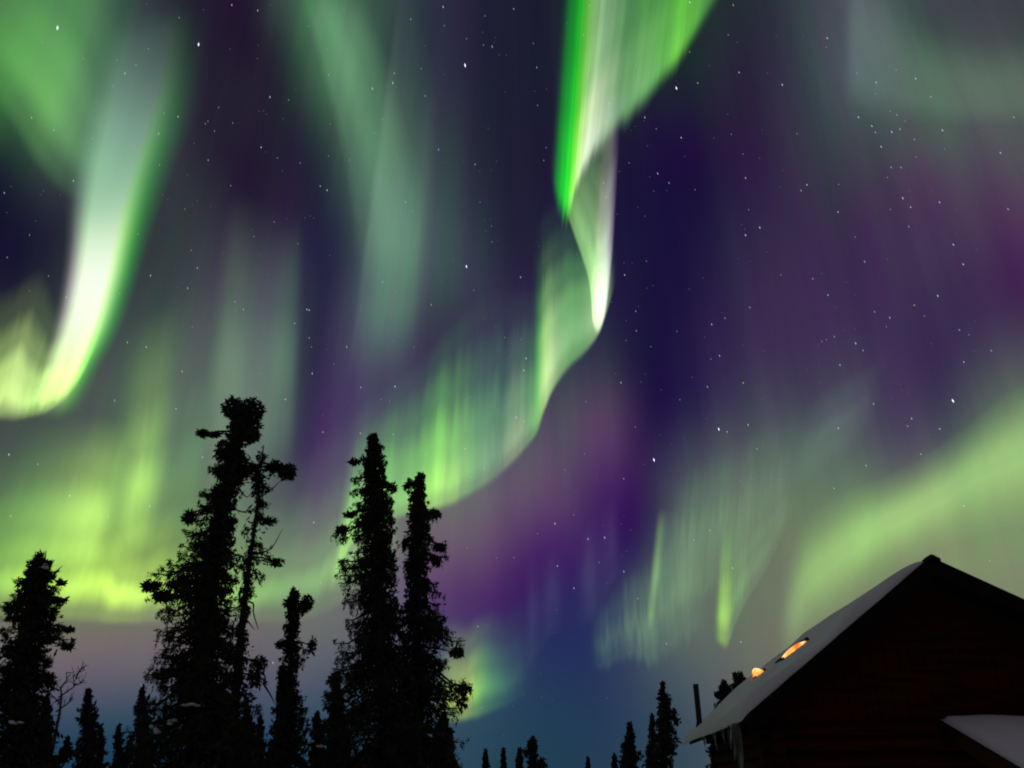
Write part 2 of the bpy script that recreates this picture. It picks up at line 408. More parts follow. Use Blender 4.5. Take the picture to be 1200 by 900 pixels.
curtain('faint row of grey green aurora rays above the distant spruce tops',
        [(690, 794, None, 720, K), (706, 802, None, 705, (60, 90, 54)), (720, 796, None, 690, (40, 62, 42)), (736, 790, None, 670, (58, 86, 54)), (752, 796, None, 660, (70, 102, 60)), (768, 804, None, 650, (66, 98, 56)), (786, 794, None, 620, (50, 74, 48)), (806, 780, None, 590, (64, 92, 58)), (822, 772, None, 580, (46, 70, 46)), (840, 756, None, 570, K)],
        [(0, 0), (.22, .5), (.42, 1), (.66, .45), (1, 0)], 1.5, 24, .7, .16)
curtain('wide veil of thin grey green aurora rays between the leaning ray and the pale arc',
        [(768, 720, 785, 560, K), (790, 735, 806, 545, (60, 84, 54)), (815, 730, 828, 530, (54, 78, 52)), (838, 716, 850, 520, (60, 84, 54)), (862, 690, 876, 505, (54, 76, 52)), (888, 660, 902, 490, (46, 66, 48)), (915, 632, 930, 480, (36, 50, 40)), (945, 600, 960, 480, K)],
        [(0, 0), (.25, .6), (.45, 1), (.7, .45), (1, 0)], 1.7, 28, .6, .12)
curtain('small yellow green aurora glow low beside the right flank of the twin spruces',
        [(495, 852, None, 730, K), (520, 856, None, 720, (150, 180, 50)), (541, 855, None, 725, (205, 220, 55)), (557, 852, None, 715, (120, 185, 55)), (574, 846, None, 710, (66, 132, 52)), (592, 838, None, 715, (44, 84, 44)), (612, 828, None, 690, (20, 34, 28)), (632, 822, None, 690, K)],
        [(0, 0), (.12, .4), (.25, 1), (.44, .5), (.7, .16), (1, 0)], .35, 7, .3, .05)
curtain('very faint blue grey aurora rays in the dark gap of the sky',
        [(610, 790, None, 640, K), (622, 790, None, 640, (44, 46, 56)), (634, 770, None, 640, K), (646, 752, None, 630, (44, 50, 56)), (660, 745, None, 630, K), (680, 740, None, 620, K), (693, 735, None, 600, (54, 54, 60)), (704, 720, None, 590, K), (720, 690, None, 570, (50, 44, 58)), (734, 670, None, 560, K)],
        [(0, 0), (.15, .6), (.4, 1), (1, 0)], .3, 8, .2)
curtain('dim green aurora smudge in the purple sky above the pale arc',
        [(915, 590, 935, 480, K), (935, 580, 955, 460, (36, 52, 40)), (955, 568, 980, 440, (50, 70, 52)), (980, 552, 1008, 425, (46, 62, 50)), (1005, 530, 1032, 410, (30, 40, 38)), (1030, 510, 1050, 400, K)],
        [(0, 0), (.3, .8), (.45, 1), (.65, .5), (1, 0)], .3, 4, .2)
curtain('grey green aurora glow high in the top right corner of the sky',
        [(980, 130, 985, -60, K), (998, 140, 1002, -80, (60, 72, 68)), (1020, 150, 1022, -60, (56, 72, 58)), (1048, 150, 1050, -20, (54, 70, 56)), (1085, 148, 1085, 20, (46, 62, 46)), (1130, 152, 1130, 40, (46, 62, 44)), (1180, 152, 1180, 40, (48, 62, 46)), (1240, 150, 1240, 40, (46, 60, 46))],
        [(0, 0), (.25, .9), (.45, 1), (1, 0)], .3, 8, .2)

# ------------------------------------------------------------------ stars
STARS = """
-40.17 43.99 3.0, -40.72 42.84 1.0, -37.82 43.03 1.0, -34.67 43.25 2.0, -35.20 42.25 1.0, -34.10 43.98 1.0, -33.57 45.16 1.0, -31.95 47.62 1.0, 
-29.86 46.59 2.5, -27.96 49.53 1.3, -25.61 49.78 1.3, -31.06 41.87 1.0, -29.96 41.97 1.5, -35.45 38.82 1.0, -31.04 40.55 1.5, -30.37 38.70 1.0, 
-27.76 42.11 1.0, -27.61 42.32 1.0, -26.92 41.85 1.0, -27.02 43.36 1.0, -25.63 42.70 1.0, -23.00 44.97 1.5, -21.34 45.11 1.0, -22.92 41.71 1.3, 
-21.42 41.31 1.0, -19.43 41.34 1.0, -26.88 39.95 1.2, -24.72 38.76 1.0, -27.75 36.47 1.0, -35.77 35.96 1.2, -39.65 38.57 1.2, -38.05 38.42 1.2, 
-37.28 31.93 1.0, -39.57 33.81 1.2, -26.60 33.97 1.0, -22.13 35.85 1.0, -20.75 37.12 1.0, -18.56 35.99 1.0, -17.42 40.12 1.3, -16.78 39.93 1.5, 
-17.07 42.20 1.0, -18.14 47.28 1.3, -18.67 48.85 1.0, -20.72 49.85 0.8, -17.35 44.26 0.8, -30.55 34.06 0.8, -35.56 43.80 0.8, -17.60 51.41 1.0, 
-7.42 52.66 1.5, -10.73 51.66 1.3, 0.18 52.77 1.3, -2.90 52.32 1.0, -7.18 51.55 1.0, -4.79 50.88 1.0, -2.08 50.48 2.0, -2.98 50.56 1.0, 
-4.83 49.24 3.0, -11.89 48.24 1.6, -11.94 47.61 1.8, -13.85 47.04 1.8, -9.25 48.77 1.0, -8.66 47.09 1.3, -12.57 45.20 1.0, 2.55 49.18 1.3, 
2.24 50.68 0.8, -7.04 43.69 1.8, -3.52 42.86 1.3, -13.18 44.23 1.0, -15.19 42.19 1.0, -13.02 40.17 1.0, -9.78 39.93 1.2, -9.06 39.38 1.0, 
2.55 46.78 1.0, 3.29 43.99 1.0, 3.04 43.14 1.0, 16.19 46.75 2.5, 12.91 45.29 1.3, 13.85 44.43 1.0, 16.03 43.56 1.3, 13.53 41.50 1.2, 14.44 40.75 1.3, 
8.54 41.35 1.2, 8.66 40.35 1.0, 11.04 42.48 0.8, -2.95 40.30 0.8, -1.86 38.67 0.8, -1.79 37.56 1.0, 6.92 37.35 1.0, 7.51 50.98 1.0, 8.33 52.67 0.8, 
9.57 46.50 1.0, 22.74 50.74 1.3, 18.65 51.67 1.5, 21.76 49.13 1.0, 17.93 48.76 1.0, 30.13 46.90 1.5, 29.87 46.41 1.0, 22.10 46.72 1.2, 18.23 46.76 1.2, 
25.58 45.17 1.7, 25.89 41.93 1.0, 20.47 43.05 1.0, 30.87 41.67 1.8, 31.66 40.86 1.6, 31.79 40.41 1.6, 31.90 39.44 1.6, 32.93 40.08 1.8, 
33.55 40.06 1.8, 33.64 40.95 1.3, 33.26 41.30 1.0, 34.07 40.41 1.0, 34.31 39.15 1.2, 36.32 39.04 1.8, 36.07 37.94 1.0, 35.70 42.56 1.3, 
34.55 43.51 1.0, 32.87 43.28 1.3, 32.58 42.64 1.0, 31.66 44.27 1.0, 36.30 41.19 1.3, 40.89 38.09 1.2, 34.04 38.09 1.0, 32.18 38.01 1.5, 
32.85 37.79 1.3, 31.73 37.48 1.0, 39.34 36.46 1.3, 21.03 40.04 1.6, 25.78 38.57 1.4, 25.23 38.32 1.6, 28.15 38.02 0.8, 27.62 36.31 1.2, 
32.36 35.92 1.9, 32.71 35.23 1.2, 31.31 35.49 1.0, 34.65 34.94 1.4, 38.58 33.14 1.8, 32.21 34.08 1.3, 28.41 34.43 1.0, 21.46 36.60 1.8, 
20.23 36.30 1.9, 34.67 32.15 1.6, 20.83 37.94 1.0, 16.64 39.99 0.8, 21.17 41.61 0.8, -28.99 31.68 2.0, -25.87 32.93 1.5, -26.23 31.47 2.0, 
-30.70 30.04 1.0, -33.94 28.92 1.3, -29.38 27.08 1.6, -28.09 27.06 1.2, -22.63 31.26 1.3, -21.90 30.86 1.5, -22.48 30.72 1.0, -17.07 31.62 1.5, 
-16.88 31.60 1.3, -17.86 30.53 1.3, -16.58 29.68 1.3, -16.31 29.07 1.0, -15.98 27.23 1.6, -25.35 25.95 1.2, -19.89 26.72 1.0, -19.78 25.27 1.0, 
-17.72 25.20 1.4, -14.63 23.23 1.3, -14.41 28.07 1.0, -29.24 23.24 2.0, -25.21 23.44 1.2, -34.40 18.70 2.0, -32.68 18.44 1.2, -22.81 20.54 1.3, 
-25.53 16.90 1.8, -30.41 16.86 1.2, -35.38 29.89 1.0, -38.09 30.21 1.0, -25.31 29.00 0.8, -4.02 35.78 2.5, -11.17 34.24 2.0, -9.97 33.60 1.0, 
-3.33 34.12 1.0, 0.75 35.08 1.3, -6.92 32.92 1.3, -13.56 29.38 1.8, -0.62 30.77 1.0, 0.74 30.61 0.8, -8.12 29.81 1.0, -9.54 30.51 0.8, 
-12.13 26.63 1.3, -9.44 26.90 2.2, -10.47 25.91 1.0, -9.77 25.81 0.8, -3.38 26.39 1.0, -11.81 23.39 1.7, -9.29 23.48 1.5, -8.30 23.25 1.0, 
-6.90 23.48 1.0, -3.65 22.67 1.4, -4.12 21.70 1.0, -2.13 21.29 1.4, -3.10 20.63 1.3, 1.16 29.25 1.8, 0.96 28.39 1.3, 0.34 24.97 2.2, 0.97 24.68 1.2, 
10.90 21.56 3.0, 8.52 20.36 1.3, 5.62 22.27 1.0, 4.08 21.15 1.0, 8.83 27.22 1.4, 9.70 23.98 1.0, 10.48 32.22 1.2, 10.39 30.83 1.3, 9.80 34.85 1.2, 
13.67 30.48 1.0, 11.45 29.60 0.8, 5.94 26.00 1.0, 13.31 25.65 1.0, 11.77 35.65 1.0, 9.49 30.22 0.8, 28.63 32.71 1.8, 34.88 30.80 1.5, 24.71 32.44 1.2, 
25.54 31.15 1.2, 22.40 33.17 1.0, 19.62 31.38 1.5, 16.48 30.65 1.3, 17.59 30.93 1.3, 32.76 29.34 1.8, 31.13 29.15 1.3, 29.35 28.75 1.9, 
28.98 28.23 1.0, 28.46 29.36 1.2, 31.58 28.32 1.0, 33.44 26.91 1.5, 33.92 26.46 1.0, 26.69 27.61 1.9, 27.07 27.05 1.4, 16.76 28.39 1.3, 
16.06 28.25 1.0, 15.52 26.34 1.9, 18.24 26.29 1.5, 24.41 28.20 1.0, 25.34 28.33 1.3, 24.75 28.25 1.0, 25.31 26.41 1.2, 34.90 25.17 1.5, 
33.13 24.89 1.2, 31.84 22.67 3.0, 26.94 23.46 1.6, 15.96 23.30 2.4, 16.54 23.06 1.2, 18.13 23.36 1.6, 24.30 22.28 1.5, 18.50 21.65 1.8, 
29.09 22.07 1.3, 28.73 21.65 1.4, 30.61 21.10 1.4, 29.11 19.75 1.5, 25.58 19.57 1.3, 23.23 18.38 1.2, 30.78 16.17 1.3, 19.75 19.38 1.0, 
17.03 19.60 0.8, -14.51 16.94 1.5, -27.89 15.94 1.3, -33.30 15.13 1.3, -29.00 14.55 1.0, -13.56 12.91 1.2, -16.05 7.68 1.8, -24.69 9.64 1.0, 
-26.07 9.62 1.0, -23.83 6.06 1.0, -12.15 7.24 1.0, 3.21 17.36 2.0, 5.61 16.24 1.6, 6.84 16.30 1.8, 3.31 14.42 1.2, 4.45 12.89 1.2, 8.07 13.92 2.0, 
8.92 12.09 1.2, 10.64 9.07 1.4, 6.33 14.59 1.1, 0.13 15.03 1.0, -1.15 14.99 1.0, -3.29 15.67 1.0, -2.40 10.36 1.3, -2.05 5.14 1.0, 1.90 16.68 0.9, 
4.63 17.95 1.0, 14.40 16.41 1.3, 15.65 13.79 1.4, 13.23 15.84 1.4, 15.58 9.00 1.4, 23.27 12.55 1.2, 31.37 12.71 1.3, 18.55 14.84 0.9, 23.77 16.01 0.9
"""


def star_mats():
    out = []
    for k, (c, s) in enumerate((((.75, .85, 1), .13), ((.75, .82, 1), .26), ((.78, .86, 1), .55), ((1, .8, .7), .42), ((.5, .6, 1), .5), ((.85, .88, 1), 1.5))):
        m = bpy.data.materials.new('starlight')
        m.use_nodes = True
        t = m.node_tree
        t.nodes.clear()
        e = nd(t, 'ShaderNodeEmission')
        e.inputs[0].default_value = (*c, 1)
        e.inputs[1].default_value = s
        o = nd(t, 'ShaderNodeOutputMaterial')
        t.links.new(e.outputs[0], o.inputs[0])
        m.cycles.emission_sampling = 'NONE'
        out.append(m)
    return out


def build_stars():
    rnd = random.Random(5)
    L = [tuple(map(float, s.split())) for s in STARS.replace('\n', ' ').split(',') if s.strip()]
    for _ in range(650):
        L.append((rnd.uniform(-52, 52), math.degrees(math.asin(rnd.uniform(.06, .87))), rnd.uniform(.2, .75)))
    verts, faces, mi = [], [], []
    D = 150000.0
    for a, e, m in L:
        a, e = R(a), R(e)
        d = Vector((math.sin(a) * math.cos(e), math.cos(a) * math.cos(e), math.sin(e)))
        X = Vector((d.y, -d.x, 0)).normalized()
        Z = X.cross(d)
        px = D / FOC
        w_ = px * (.4 + .12 * m)
        h_ = px * (.42 + .62 * m)
        tilt = -.18
        c = d * D
        b = len(verts)
        up = (Z + X * tilt).normalized()
        verts += [c + up * h_, c + X * w_, c - up * h_, c - X * w_, c + d * w_, c - d * w_]
        faces += [(b, b + 1, b + 5), (b + 1, b + 2, b + 5), (b + 2, b + 3, b + 5), (b + 3, b, b + 5), (b + 1, b, b + 4), (b + 2, b + 1, b + 4), (b + 3, b + 2, b + 4), (b, b + 3, b + 4)]
        if m < .8:
            k = 0
        elif m < 1.15:
            k = 1
        elif m < 2.3:
            k = rnd.choice((2, 2, 2, 3, 4, 4, 4))
        else:
            k = 5
        mi += [k] * 8
    o = mesh_obj('stars', verts, faces)
    for m in star_mats():
        o.data.materials.append(m)
    o.data.polygons.foreach_set('material_index', mi)
    tag(o, 'bright and faint stars scattered across the whole night sky', 'stars', kind='stuff')


build_stars()


# ------------------------------------------------------------------ materials
def pmat(name, c1, c2=None, scale=4.0, rough=.8, bump=0.0, stretch=(1, 1, 1), bscale=None, spec=.2):
    m = bpy.data.materials.new(name)
    m.use_nodes = True
    t = m.node_tree
    b = t.nodes['Principled BSDF']
    b.inputs['Roughness'].default_value = rough
    b.inputs['Specular IOR Level'].default_value = spec
    c = nd(t, 'ShaderNodeTexCoord')
    mp = nd(t, 'ShaderNodeMapping')
    mp.inputs['Scale'].default_value = stretch
    t.links.new(c.outputs['Object'], mp.inputs[0])
    n = nd(t, 'ShaderNodeTexNoise')
    n.inputs['Scale'].default_value = scale
    n.inputs['Detail'].default_value = 5
    t.links.new(mp.outputs[0], n.inputs['Vector'])
    c2 = c2 or tuple(.6 * v for v in c1)
    col = ramp(t, n.outputs[0], [(.32, c2), (.68, c1)], 'LINEAR')
    t.links.new(col, b.inputs['Base Color'])
    if bump:
        n2 = nd(t, 'ShaderNodeTexNoise')
        n2.inputs['Scale'].default_value = bscale or scale * 3
        n2.inputs['Detail'].default_value = 4
        t.links.new(mp.outputs[0], n2.inputs['Vector'])
        bm_ = nd(t, 'ShaderNodeBump')
        bm_.inputs['Strength'].default_value = bump
        t.links.new(n2.outputs[0], bm_.inputs['Height'])
        t.links.new(bm_.outputs[0], b.inputs['Normal'])
    return m


M_SNOW = pmat('snow', (.8, .81, .84), (.72, .73, .77), 1.4, .7, .25, bscale=6)
M_BARK = pmat('spruce_bark', (.075, .055, .042), (.035, .027, .022), 9, .95, .5, (1, 1, .3))
M_NEEDLE = pmat('spruce_needles', (.034, .046, .024), (.02, .028, .016), 2.2, .8)
M_NEEDLE2 = pmat('far_spruce_needles', (.04, .055, .03), (.022, .03, .018), 1.5, .8)
M_TWIG = pmat('birch_bark', (.12, .1, .09), (.06, .05, .045), 12, .9)
M_LOG = pmat('log_stain', (.066, .0125, .007), (.024, .006, .005), 2.2, .85, .35, (.6, 6, 6), 5, spec=.04)
M_BOARD = pmat('dark_trim_boards', (.014, .011, .01), (.008, .007, .006), 3, .9, .2, (1, 8, 1), spec=.08)
M_PIPE = pmat('black_stove_steel', (.03, .03, .032), (.018, .018, .02), 6, .55)

# ------------------------------------------------------------------ ground


def build_ground():
    bm = bmesh.new()
    n = 90
    rad = [0.0] + [1.5 * 1.12 ** k for k in range(70)]
    rad = [r for r in rad if r < 4200]
    rng = random.Random(2)
    ph = [(rng.uniform(0, 6.28), rng.uniform(0, 6.28)) for _ in range(4)]

    def h(x, y):
        v = .12 * math.sin(x * .35 + ph[0][0]) * math.sin(y * .3 + ph[0][1]) + .05 * math.sin(x * 1.1 + ph[1][0]) * math.sin(y * .9 + ph[1][1])
        return v - .1
    rings = []
    for r in rad[1:]:
        rings.append([bm.verts.new((r * math.cos(6.28318 * k / n), r * math.sin(6.28318 * k / n), h(r * math.cos(6.28318 * k / n), r * math.sin(6.28318 * k / n)))) for k in range(n)])
    c = bm.verts.new((0, 0, h(0, 0)))
    for k in range(n):
        bm.faces.new((c, rings[0][k], rings[0][(k + 1) % n]))
        for a, b in zip(rings, rings[1:]):
            bm.faces.new((a[k], b[k], b[(k + 1) % n], a[(k + 1) % n]))
    me = bpy.data.meshes.new('ground')
    bm.to_mesh(me)
    me.materials.append(M_SNOW)
    me.polygons.foreach_set('use_smooth', [True] * len(me.polygons))
    o = bpy.data.objects.new('ground', me)
    C.objects.link(o)
    tag(o, kind='structure')


build_ground()


# ------------------------------------------------------------------ geometry helpers
def tube(V, F, pts, radii, seg=8, cap=True):
    """append a tapered tube through pts"""
    b = len(V)
    n = len(pts)
    for i, (p, r) in enumerate(zip(pts, radii)):
        t = (pts[min(i + 1, n - 1)] - pts[max(i - 1, 0)]).normalized()
        a = t.cross(Vector((.3, 1, .1))).normalized() if abs(t.y) < .9 else t.cross(Vector((1, 0, .1))).normalized()
        c = t.cross(a)
        for k in range(seg):
            w_ = 2 * math.pi * k / seg
            V.append(p + (a * math.cos(w_) + c * math.sin(w_)) * r)
    for i in range(n - 1):
        for k in range(seg):
            k2 = (k + 1) % seg
            F.append((b + i * seg + k, b + i * seg + k2, b + (i + 1) * seg + k2, b + (i + 1) * seg + k))
    if cap:
        F.append(tuple(b + k for k in reversed(range(seg))))
        F.append(tuple(b + (n - 1) * seg + k for k in range(seg)))


def lump(V, F, c, rx, ry, rz, rng, flat=.45, nu=10, nv=6):
    """rounded snow pillow with a flattish underside"""
    b = len(V)
    ph = [rng.uniform(0, 6.28) for _ in range(3)]
    for j in range(nv + 1):
        th = math.pi * j / nv
        for i in range(nu):
            a = 2 * math.pi * i / nu
            k = 1 + .18 * math.sin(2 * a + ph[0]) + .12 * math.sin(3 * a + ph[1]) + .1 * math.sin(5 * th + ph[2] + a)
            z = math.cos(th)
            V.append(c + Vector((rx * math.sin(th) * math.cos(a) * k, ry * math.sin(th) * math.sin(a) * k, rz * (z if z > 0 else z * flat))))
    for j in range(nv):
        for i in range(nu):
            i2 = (i + 1) % nu
            F.append((b + j * nu + i, b + (j + 1) * nu + i, b + (j + 1) * nu + i2, b + j * nu + i2))


def leaves(P, Dr, Ln, Wd, rs):
    """diamond sprays: P centre (n,3), Dr direction (n,3), Ln, Wd (n,)"""
    n = len(P)
    Dr = Dr / np.maximum(np.linalg.norm(Dr, axis=1, keepdims=True), 1e-6)
    r = rs.normal(size=(n, 3))
    S_ = np.cross(Dr, r)
    S_ /= np.maximum(np.linalg.norm(S_, axis=1, keepdims=True), 1e-6)
    a = Dr * (Ln / 2)[:, None]
    s = S_ * (Wd / 2)[:, None]
    return np.stack([P - a, P - a * .1 + s, P + a, P - a * .1 - s], axis=1)


# ------------------------------------------------------------------ spruces
def spruce(name, label, Y, trunk, prof, nb, per=70, leaf=1.0, clumps=(), bare=(), snow=(), seed=1, group='dark spruces against the sky', mat=None, r0=None, shaggy=.5, gaps=.0, core=1.0):
    """trunk: pixels of the stem from tip to foot; prof: (py, left, right) half widths of the crown in pixels."""
    rng = random.Random(seed)
    rs = np.random.RandomState(seed)
    px = Y / FOC / .95                                   # metres per pixel of the photograph, about
    T = [at(x, y, Y) for x, y in trunk]
    d = (T[-1] - T[-2])
    foot = Vector((T[-1].x + d.x / max(-d.z, .1) * max(T[-1].z, 0) * .5, Y, -.15))
    T.append(foot)
    root = empty(name, (foot.x, Y, 0))
    tag(root, label, 'tree', group)
    off = Vector((foot.x, Y, 0))
    Tn = catmull([(p.x, p.y, p.z) for p in T], 8 * len(T))
    H = T[0].z
    tz = Tn[:, 2][::-1]
    stem = lambda z: Vector((np.interp(z, tz, Tn[:, 0][::-1]), np.interp(z, tz, Tn[:, 1][::-1]), z))
    # crown profile against height
    cx = lambda py: np.interp(py, [t[1] for t in trunk], [t[0] for t in trunk])
    pz = [at(cx(py), py, Y).z for py, l, r in prof][::-1]
    pl = [l * px for py, l, r in prof][::-1]
    pr = [r * px for py, l, r in prof][::-1]
    ztop, zbot = pz[-1], max(pz[0], .2)
    r0 = r0 or .011 * H + .03
    V, F = [], []
    tube(V, F, [Vector(p) - off for p in Tn[::-1]], [max(.012, r0 * (1 - (p[2] / H)) ** .8) for p in Tn[::-1]], 10)
    quads = []

    def spray(path, r_in, spread, count, lsz):
        # tufts strung along the bough, each hanging a little
        path = np.array([tuple(p) for p in path])
        seg = len(path) - 1
        nc = max(3, int(count / 16))
        ct = np.clip(np.linspace(r_in, 1, nc) + rs.normal(0, .05, nc), 0, 1)
        k = rs.randint(0, nc, count)
        i = np.minimum((ct * seg).astype(int), seg - 1)
        f = (ct * seg - i)[:, None]
        cen = path[i] * (1 - f) + path[i + 1] * f + rs.normal(size=(nc, 3)) * spread * .35
        tg = path[i + 1] - path[i]
        tg /= np.maximum(np.linalg.norm(tg, axis=1, keepdims=True), 1e-6)
        rad = spread * rs.uniform(.6, 1.15, nc) * (1.15 - .55 * ct)
        hang = rs.uniform(.5, 3.0, nc) * rad * shaggy
        g = rs.normal(size=(count, 3))
        g /= np.linalg.norm(g, axis=1, keepdims=True)
        g *= rs.uniform(0, 1, (count, 1)) ** .45
        q = rs.uniform(0, 1, count) ** 1.4
        o = g * rad[k][:, None] * (1 - .72 * q)[:, None]
        o[:, 2] = o[:, 2] * .6 - q * hang[k]
        dr = tg[k] * (.7 * (1 - q))[:, None] + rs.normal(size=(count, 3)) * .55 + np.array([0, 0, -1.0]) * (.3 + q * 1.2)[:, None] * shaggy
        ln = lsz * .74 * rs.uniform(.6, 1.4, count)
        wd = ln * rs.uniform(.13, .27, count)
        quads.append(leaves(cen[k] + o - np.array(off), dr, ln, wd, rs))

    for b in range(nb):
        u = (b + rng.random()) / nb
        z = zbot + (ztop - zbot) * (1 - (1 - u) ** .95)
        a = rng.uniform(0, 2 * math.pi)
        ca, sa = math.cos(a), math.sin(a)
        wl, wr = np.interp(z, pz, pl), np.interp(z, pz, pr)
        skirt = 1 + .03 * (1 - (z - zbot) / (ztop - zbot))
        W = skirt * (wr if ca > 0 else wl) * abs(ca) + .5 * (wl + wr) * (1 - abs(ca))
        Rr = W * (rng.uniform(.72, 1.08) if rng.random() < .5 else rng.uniform(.35, .9))
        if rng.random() < gaps:
            continue
        top = (z - zbot) / (ztop - zbot)
        droop = Rr * rng.uniform(.25, .6) * (1.1 - .9 * top)
        z0 = min(z + droop * .8, H * .985)
        p0 = stem(z0)
        tip = Vector((stem(z).x + Rr * ca, p0.y + Rr * sa, z + rng.uniform(-.1, .1) * Rr + (.25 * Rr if top > .9 else 0)))
        pa = p0.lerp(tip, .35) + Vector((0, 0, droop * .15))
        pb = p0.lerp(tip, .72) + Vector((0, 0, -droop * .22))
        path = [p0, pa, pb, tip]
        rb = max(.006, min(.03, r0 * .22)) * (.5 + Rr)
        rb = min(rb, .035)
        tube(V, F, [p - off for p in path], [rb, rb * .8, rb * .5, rb * .2], 5, False)
        spray(path, .02 if rng.random() < .6 else .3, .06 + .085 * min(Rr, 1.2), int(4.4 * per * (.35 + .8 * min(Rr / .9, 1.4))), .105 * leaf)
    # the dense heart of the crown round the stem
    for z in np.arange(zbot, ztop * .985, .16):
        wz = .5 * (np.interp(z, pz, pl) + np.interp(z, pz, pr))
        low = 1 - (z - zbot) / (ztop - zbot)
        n = int(per * core * (.8 + 1.6 * low * low))
        sg = min(wz * (.32 + .2 * low * low), .55)
        if n < 4:
            continue
        g = np.clip(rs.normal(size=(n, 3)), -1.5, 1.5) * np.array([sg, sg, .12])
        c = stem(z)
        ln = .13 * leaf * rs.uniform(.7, 1.3, n)
        quads.append(leaves(np.array(c) + g - np.array(off), rs.normal(size=(n, 3)) + np.array([0, 0, -.7]), ln, ln * rs.uniform(.3, .5, n), rs))
    # leader
    spray([stem(H * .93), stem(H * .97), stem(H)], 0, .03 + .02 * leaf, int(per * .5), .09 * leaf)
    for (x, y, rx, ry, n) in clumps:                       # dense brooms and tufts that shape the outline
        c = at(x, y, Y) + Vector((0, rng.uniform(-.15, .15), 0))
        p0 = stem(min(c.z + .1, H * .98))
        if (c - p0).length > .1:
            tube(V, F, [p0 - off, p0.lerp(c, .5) - off + Vector((0, 0, .03)), c - off], [.025, .018, .01], 5, False)
        g = rs.normal(size=(n, 3))
        g /= np.linalg.norm(g, axis=1, keepdims=True)
        g *= rs.uniform(0, 1, (n, 1)) ** .4
        lob = 1 + .16 * np.sin(g[:, 0] * 7 + seed) * np.sin(g[:, 2] * 8 + 2 * seed)
        p = np.array(c) + g * lob[:, None] * np.array([rx * px, min(rx, ry) * px, ry * px])
        n2 = n
        ln = .11 * leaf * rs.uniform(.6, 1.5, n)
        quads.append(leaves(p - np.array(off), g * .8 + rs.normal(size=(n, 3)) * .5 + np.array([0, 0, -.25 * shaggy]), ln, ln * rs.uniform(.25, .45, n), rs))
    for pts in bare:                                       # dead bare limbs
        q = [at(x, y, Y) for x, y in pts]
        q = [Vector(v) for v in catmull([tuple(v) for v in q], 4 * len(q))]
        tube(V, F, [v - off for v in q], [.022 - .017 * i / (len(q) - 1) for i in range(len(q))], 5, False)
    mesh_obj('trunk', V, F, M_BARK, root, True)
    quads_obj('crown', np.concatenate(quads), mat or M_NEEDLE, root)
    for (x, y, w_, h_, fw) in snow:
        c = at(x, y, Y - fw * .5) - off
        sv, sf = [], []
        for k in range(3):
            lump(sv, sf, c + Vector(((k - 1) * w_ * px * .28, rng.uniform(-.1, .1), rng.uniform(-.45, .45) * h_ * px)), w_ * px * rng.uniform(.16, .26), .09, h_ * px * rng.uniform(.25, .4), rng)
        mesh_obj('snow_clump', sv, sf, M_SNOW, root, True)
    return root


# the forked pair left of centre
spruce('spruce_tree', 'tallest spruce with a bushy broom-like top, in the left group of trees', 15.0,
       [(284, 470), (280, 500), (272, 540), (262, 590), (252, 650), (244, 720), (236, 800), (230, 880)],
       [(478, 5, 8), (500, 14, 14), (525, 18, 22), (545, 22, 16), (570, 24, 18), (590, 36, 19), (600, 46, 18), (625, 40, 22), (650, 44, 26), (668, 56, 24), (680, 84, 20), (700, 62, 22),
        (715, 56, 30), (735, 52, 34), (745, 62, 36), (765, 58, 46), (790, 52, 52), (800, 48, 56), (825, 58, 62), (850, 66, 64), (880, 70, 66), (930, 76, 70), (1000, 72, 66)],
       400, 74, 1.0,
       clumps=[(276, 482, 14, 14, 520), (296, 482, 14, 16, 620), (288, 500, 18, 16, 620), (297, 512, 9, 9, 220), (240, 511, 8, 5, 150), (252, 510, 10, 4, 120), (266, 530, 14, 16, 420), (276, 550, 14, 16, 380), (178, 688, 11, 6, 260), (188, 697, 12, 7, 260),
               (208, 684, 18, 9, 320), (222, 606, 8, 9, 160)],
       bare=[((268, 545), (276, 565), (288, 582), (295, 577)), ((262, 590), (285, 600), (296, 590)), ((240, 700), (258, 715), (272, 712))],
       snow=[(226, 829, 22, 5, 1.15), (202, 847, 11, 6, 1.1), (183, 856, 11, 8, 1.2)], seed=11, shaggy=.8)
spruce('spruce_tree', 'ragged thin spruce with one bushy arm near its tip, leaning on the tallest spruce', 15.6,
       [(309, 522), (306, 545), (303, 580), (298, 620), (291, 670), (285, 720), (279, 780), (274, 840), (272, 880)],
       [(528, 1, 1), (538, 6, 6), (546, 20, 30), (560, 22, 32), (575, 14, 14), (590, 16, 16), (604, 14, 30), (620, 14, 30), (640, 12, 24), (655, 16, 38), (664, 12, 30), (680, 10, 12), (700, 16, 8), (725, 10, 6), (745, 12, 10), (775, 16, 28),
        (792, 14, 40), (815, 16, 36), (840, 22, 30), (870, 28, 30), (930, 34, 34)],
       105, 50, .95,
       clumps=[(336, 552, 11, 10, 380), (324, 548, 10, 8, 240), (316, 546, 8, 6, 140), (342, 556, 6, 8, 120), (293, 550, 12, 7, 220), (283, 552, 10, 8, 160), (322, 658, 11, 5, 120), (316, 612, 10, 5, 120), (300, 560, 8, 12, 180), (303, 778, 9, 9, 160), (298, 795, 12, 10, 160)],
       bare=[((300, 585), (312, 578), (322, 570), (330, 562)), ((291, 705), (297, 708), (297, 718), (301, 732), (303, 738)), ((285, 722), (292, 730), (298, 738)), ((298, 668), (304, 682), (307, 688)), ((308, 800), (318, 816), (322, 826)), ((300, 650), (318, 642), (331, 620))],
       seed=23, shaggy=1.0, gaps=.12, core=.35)
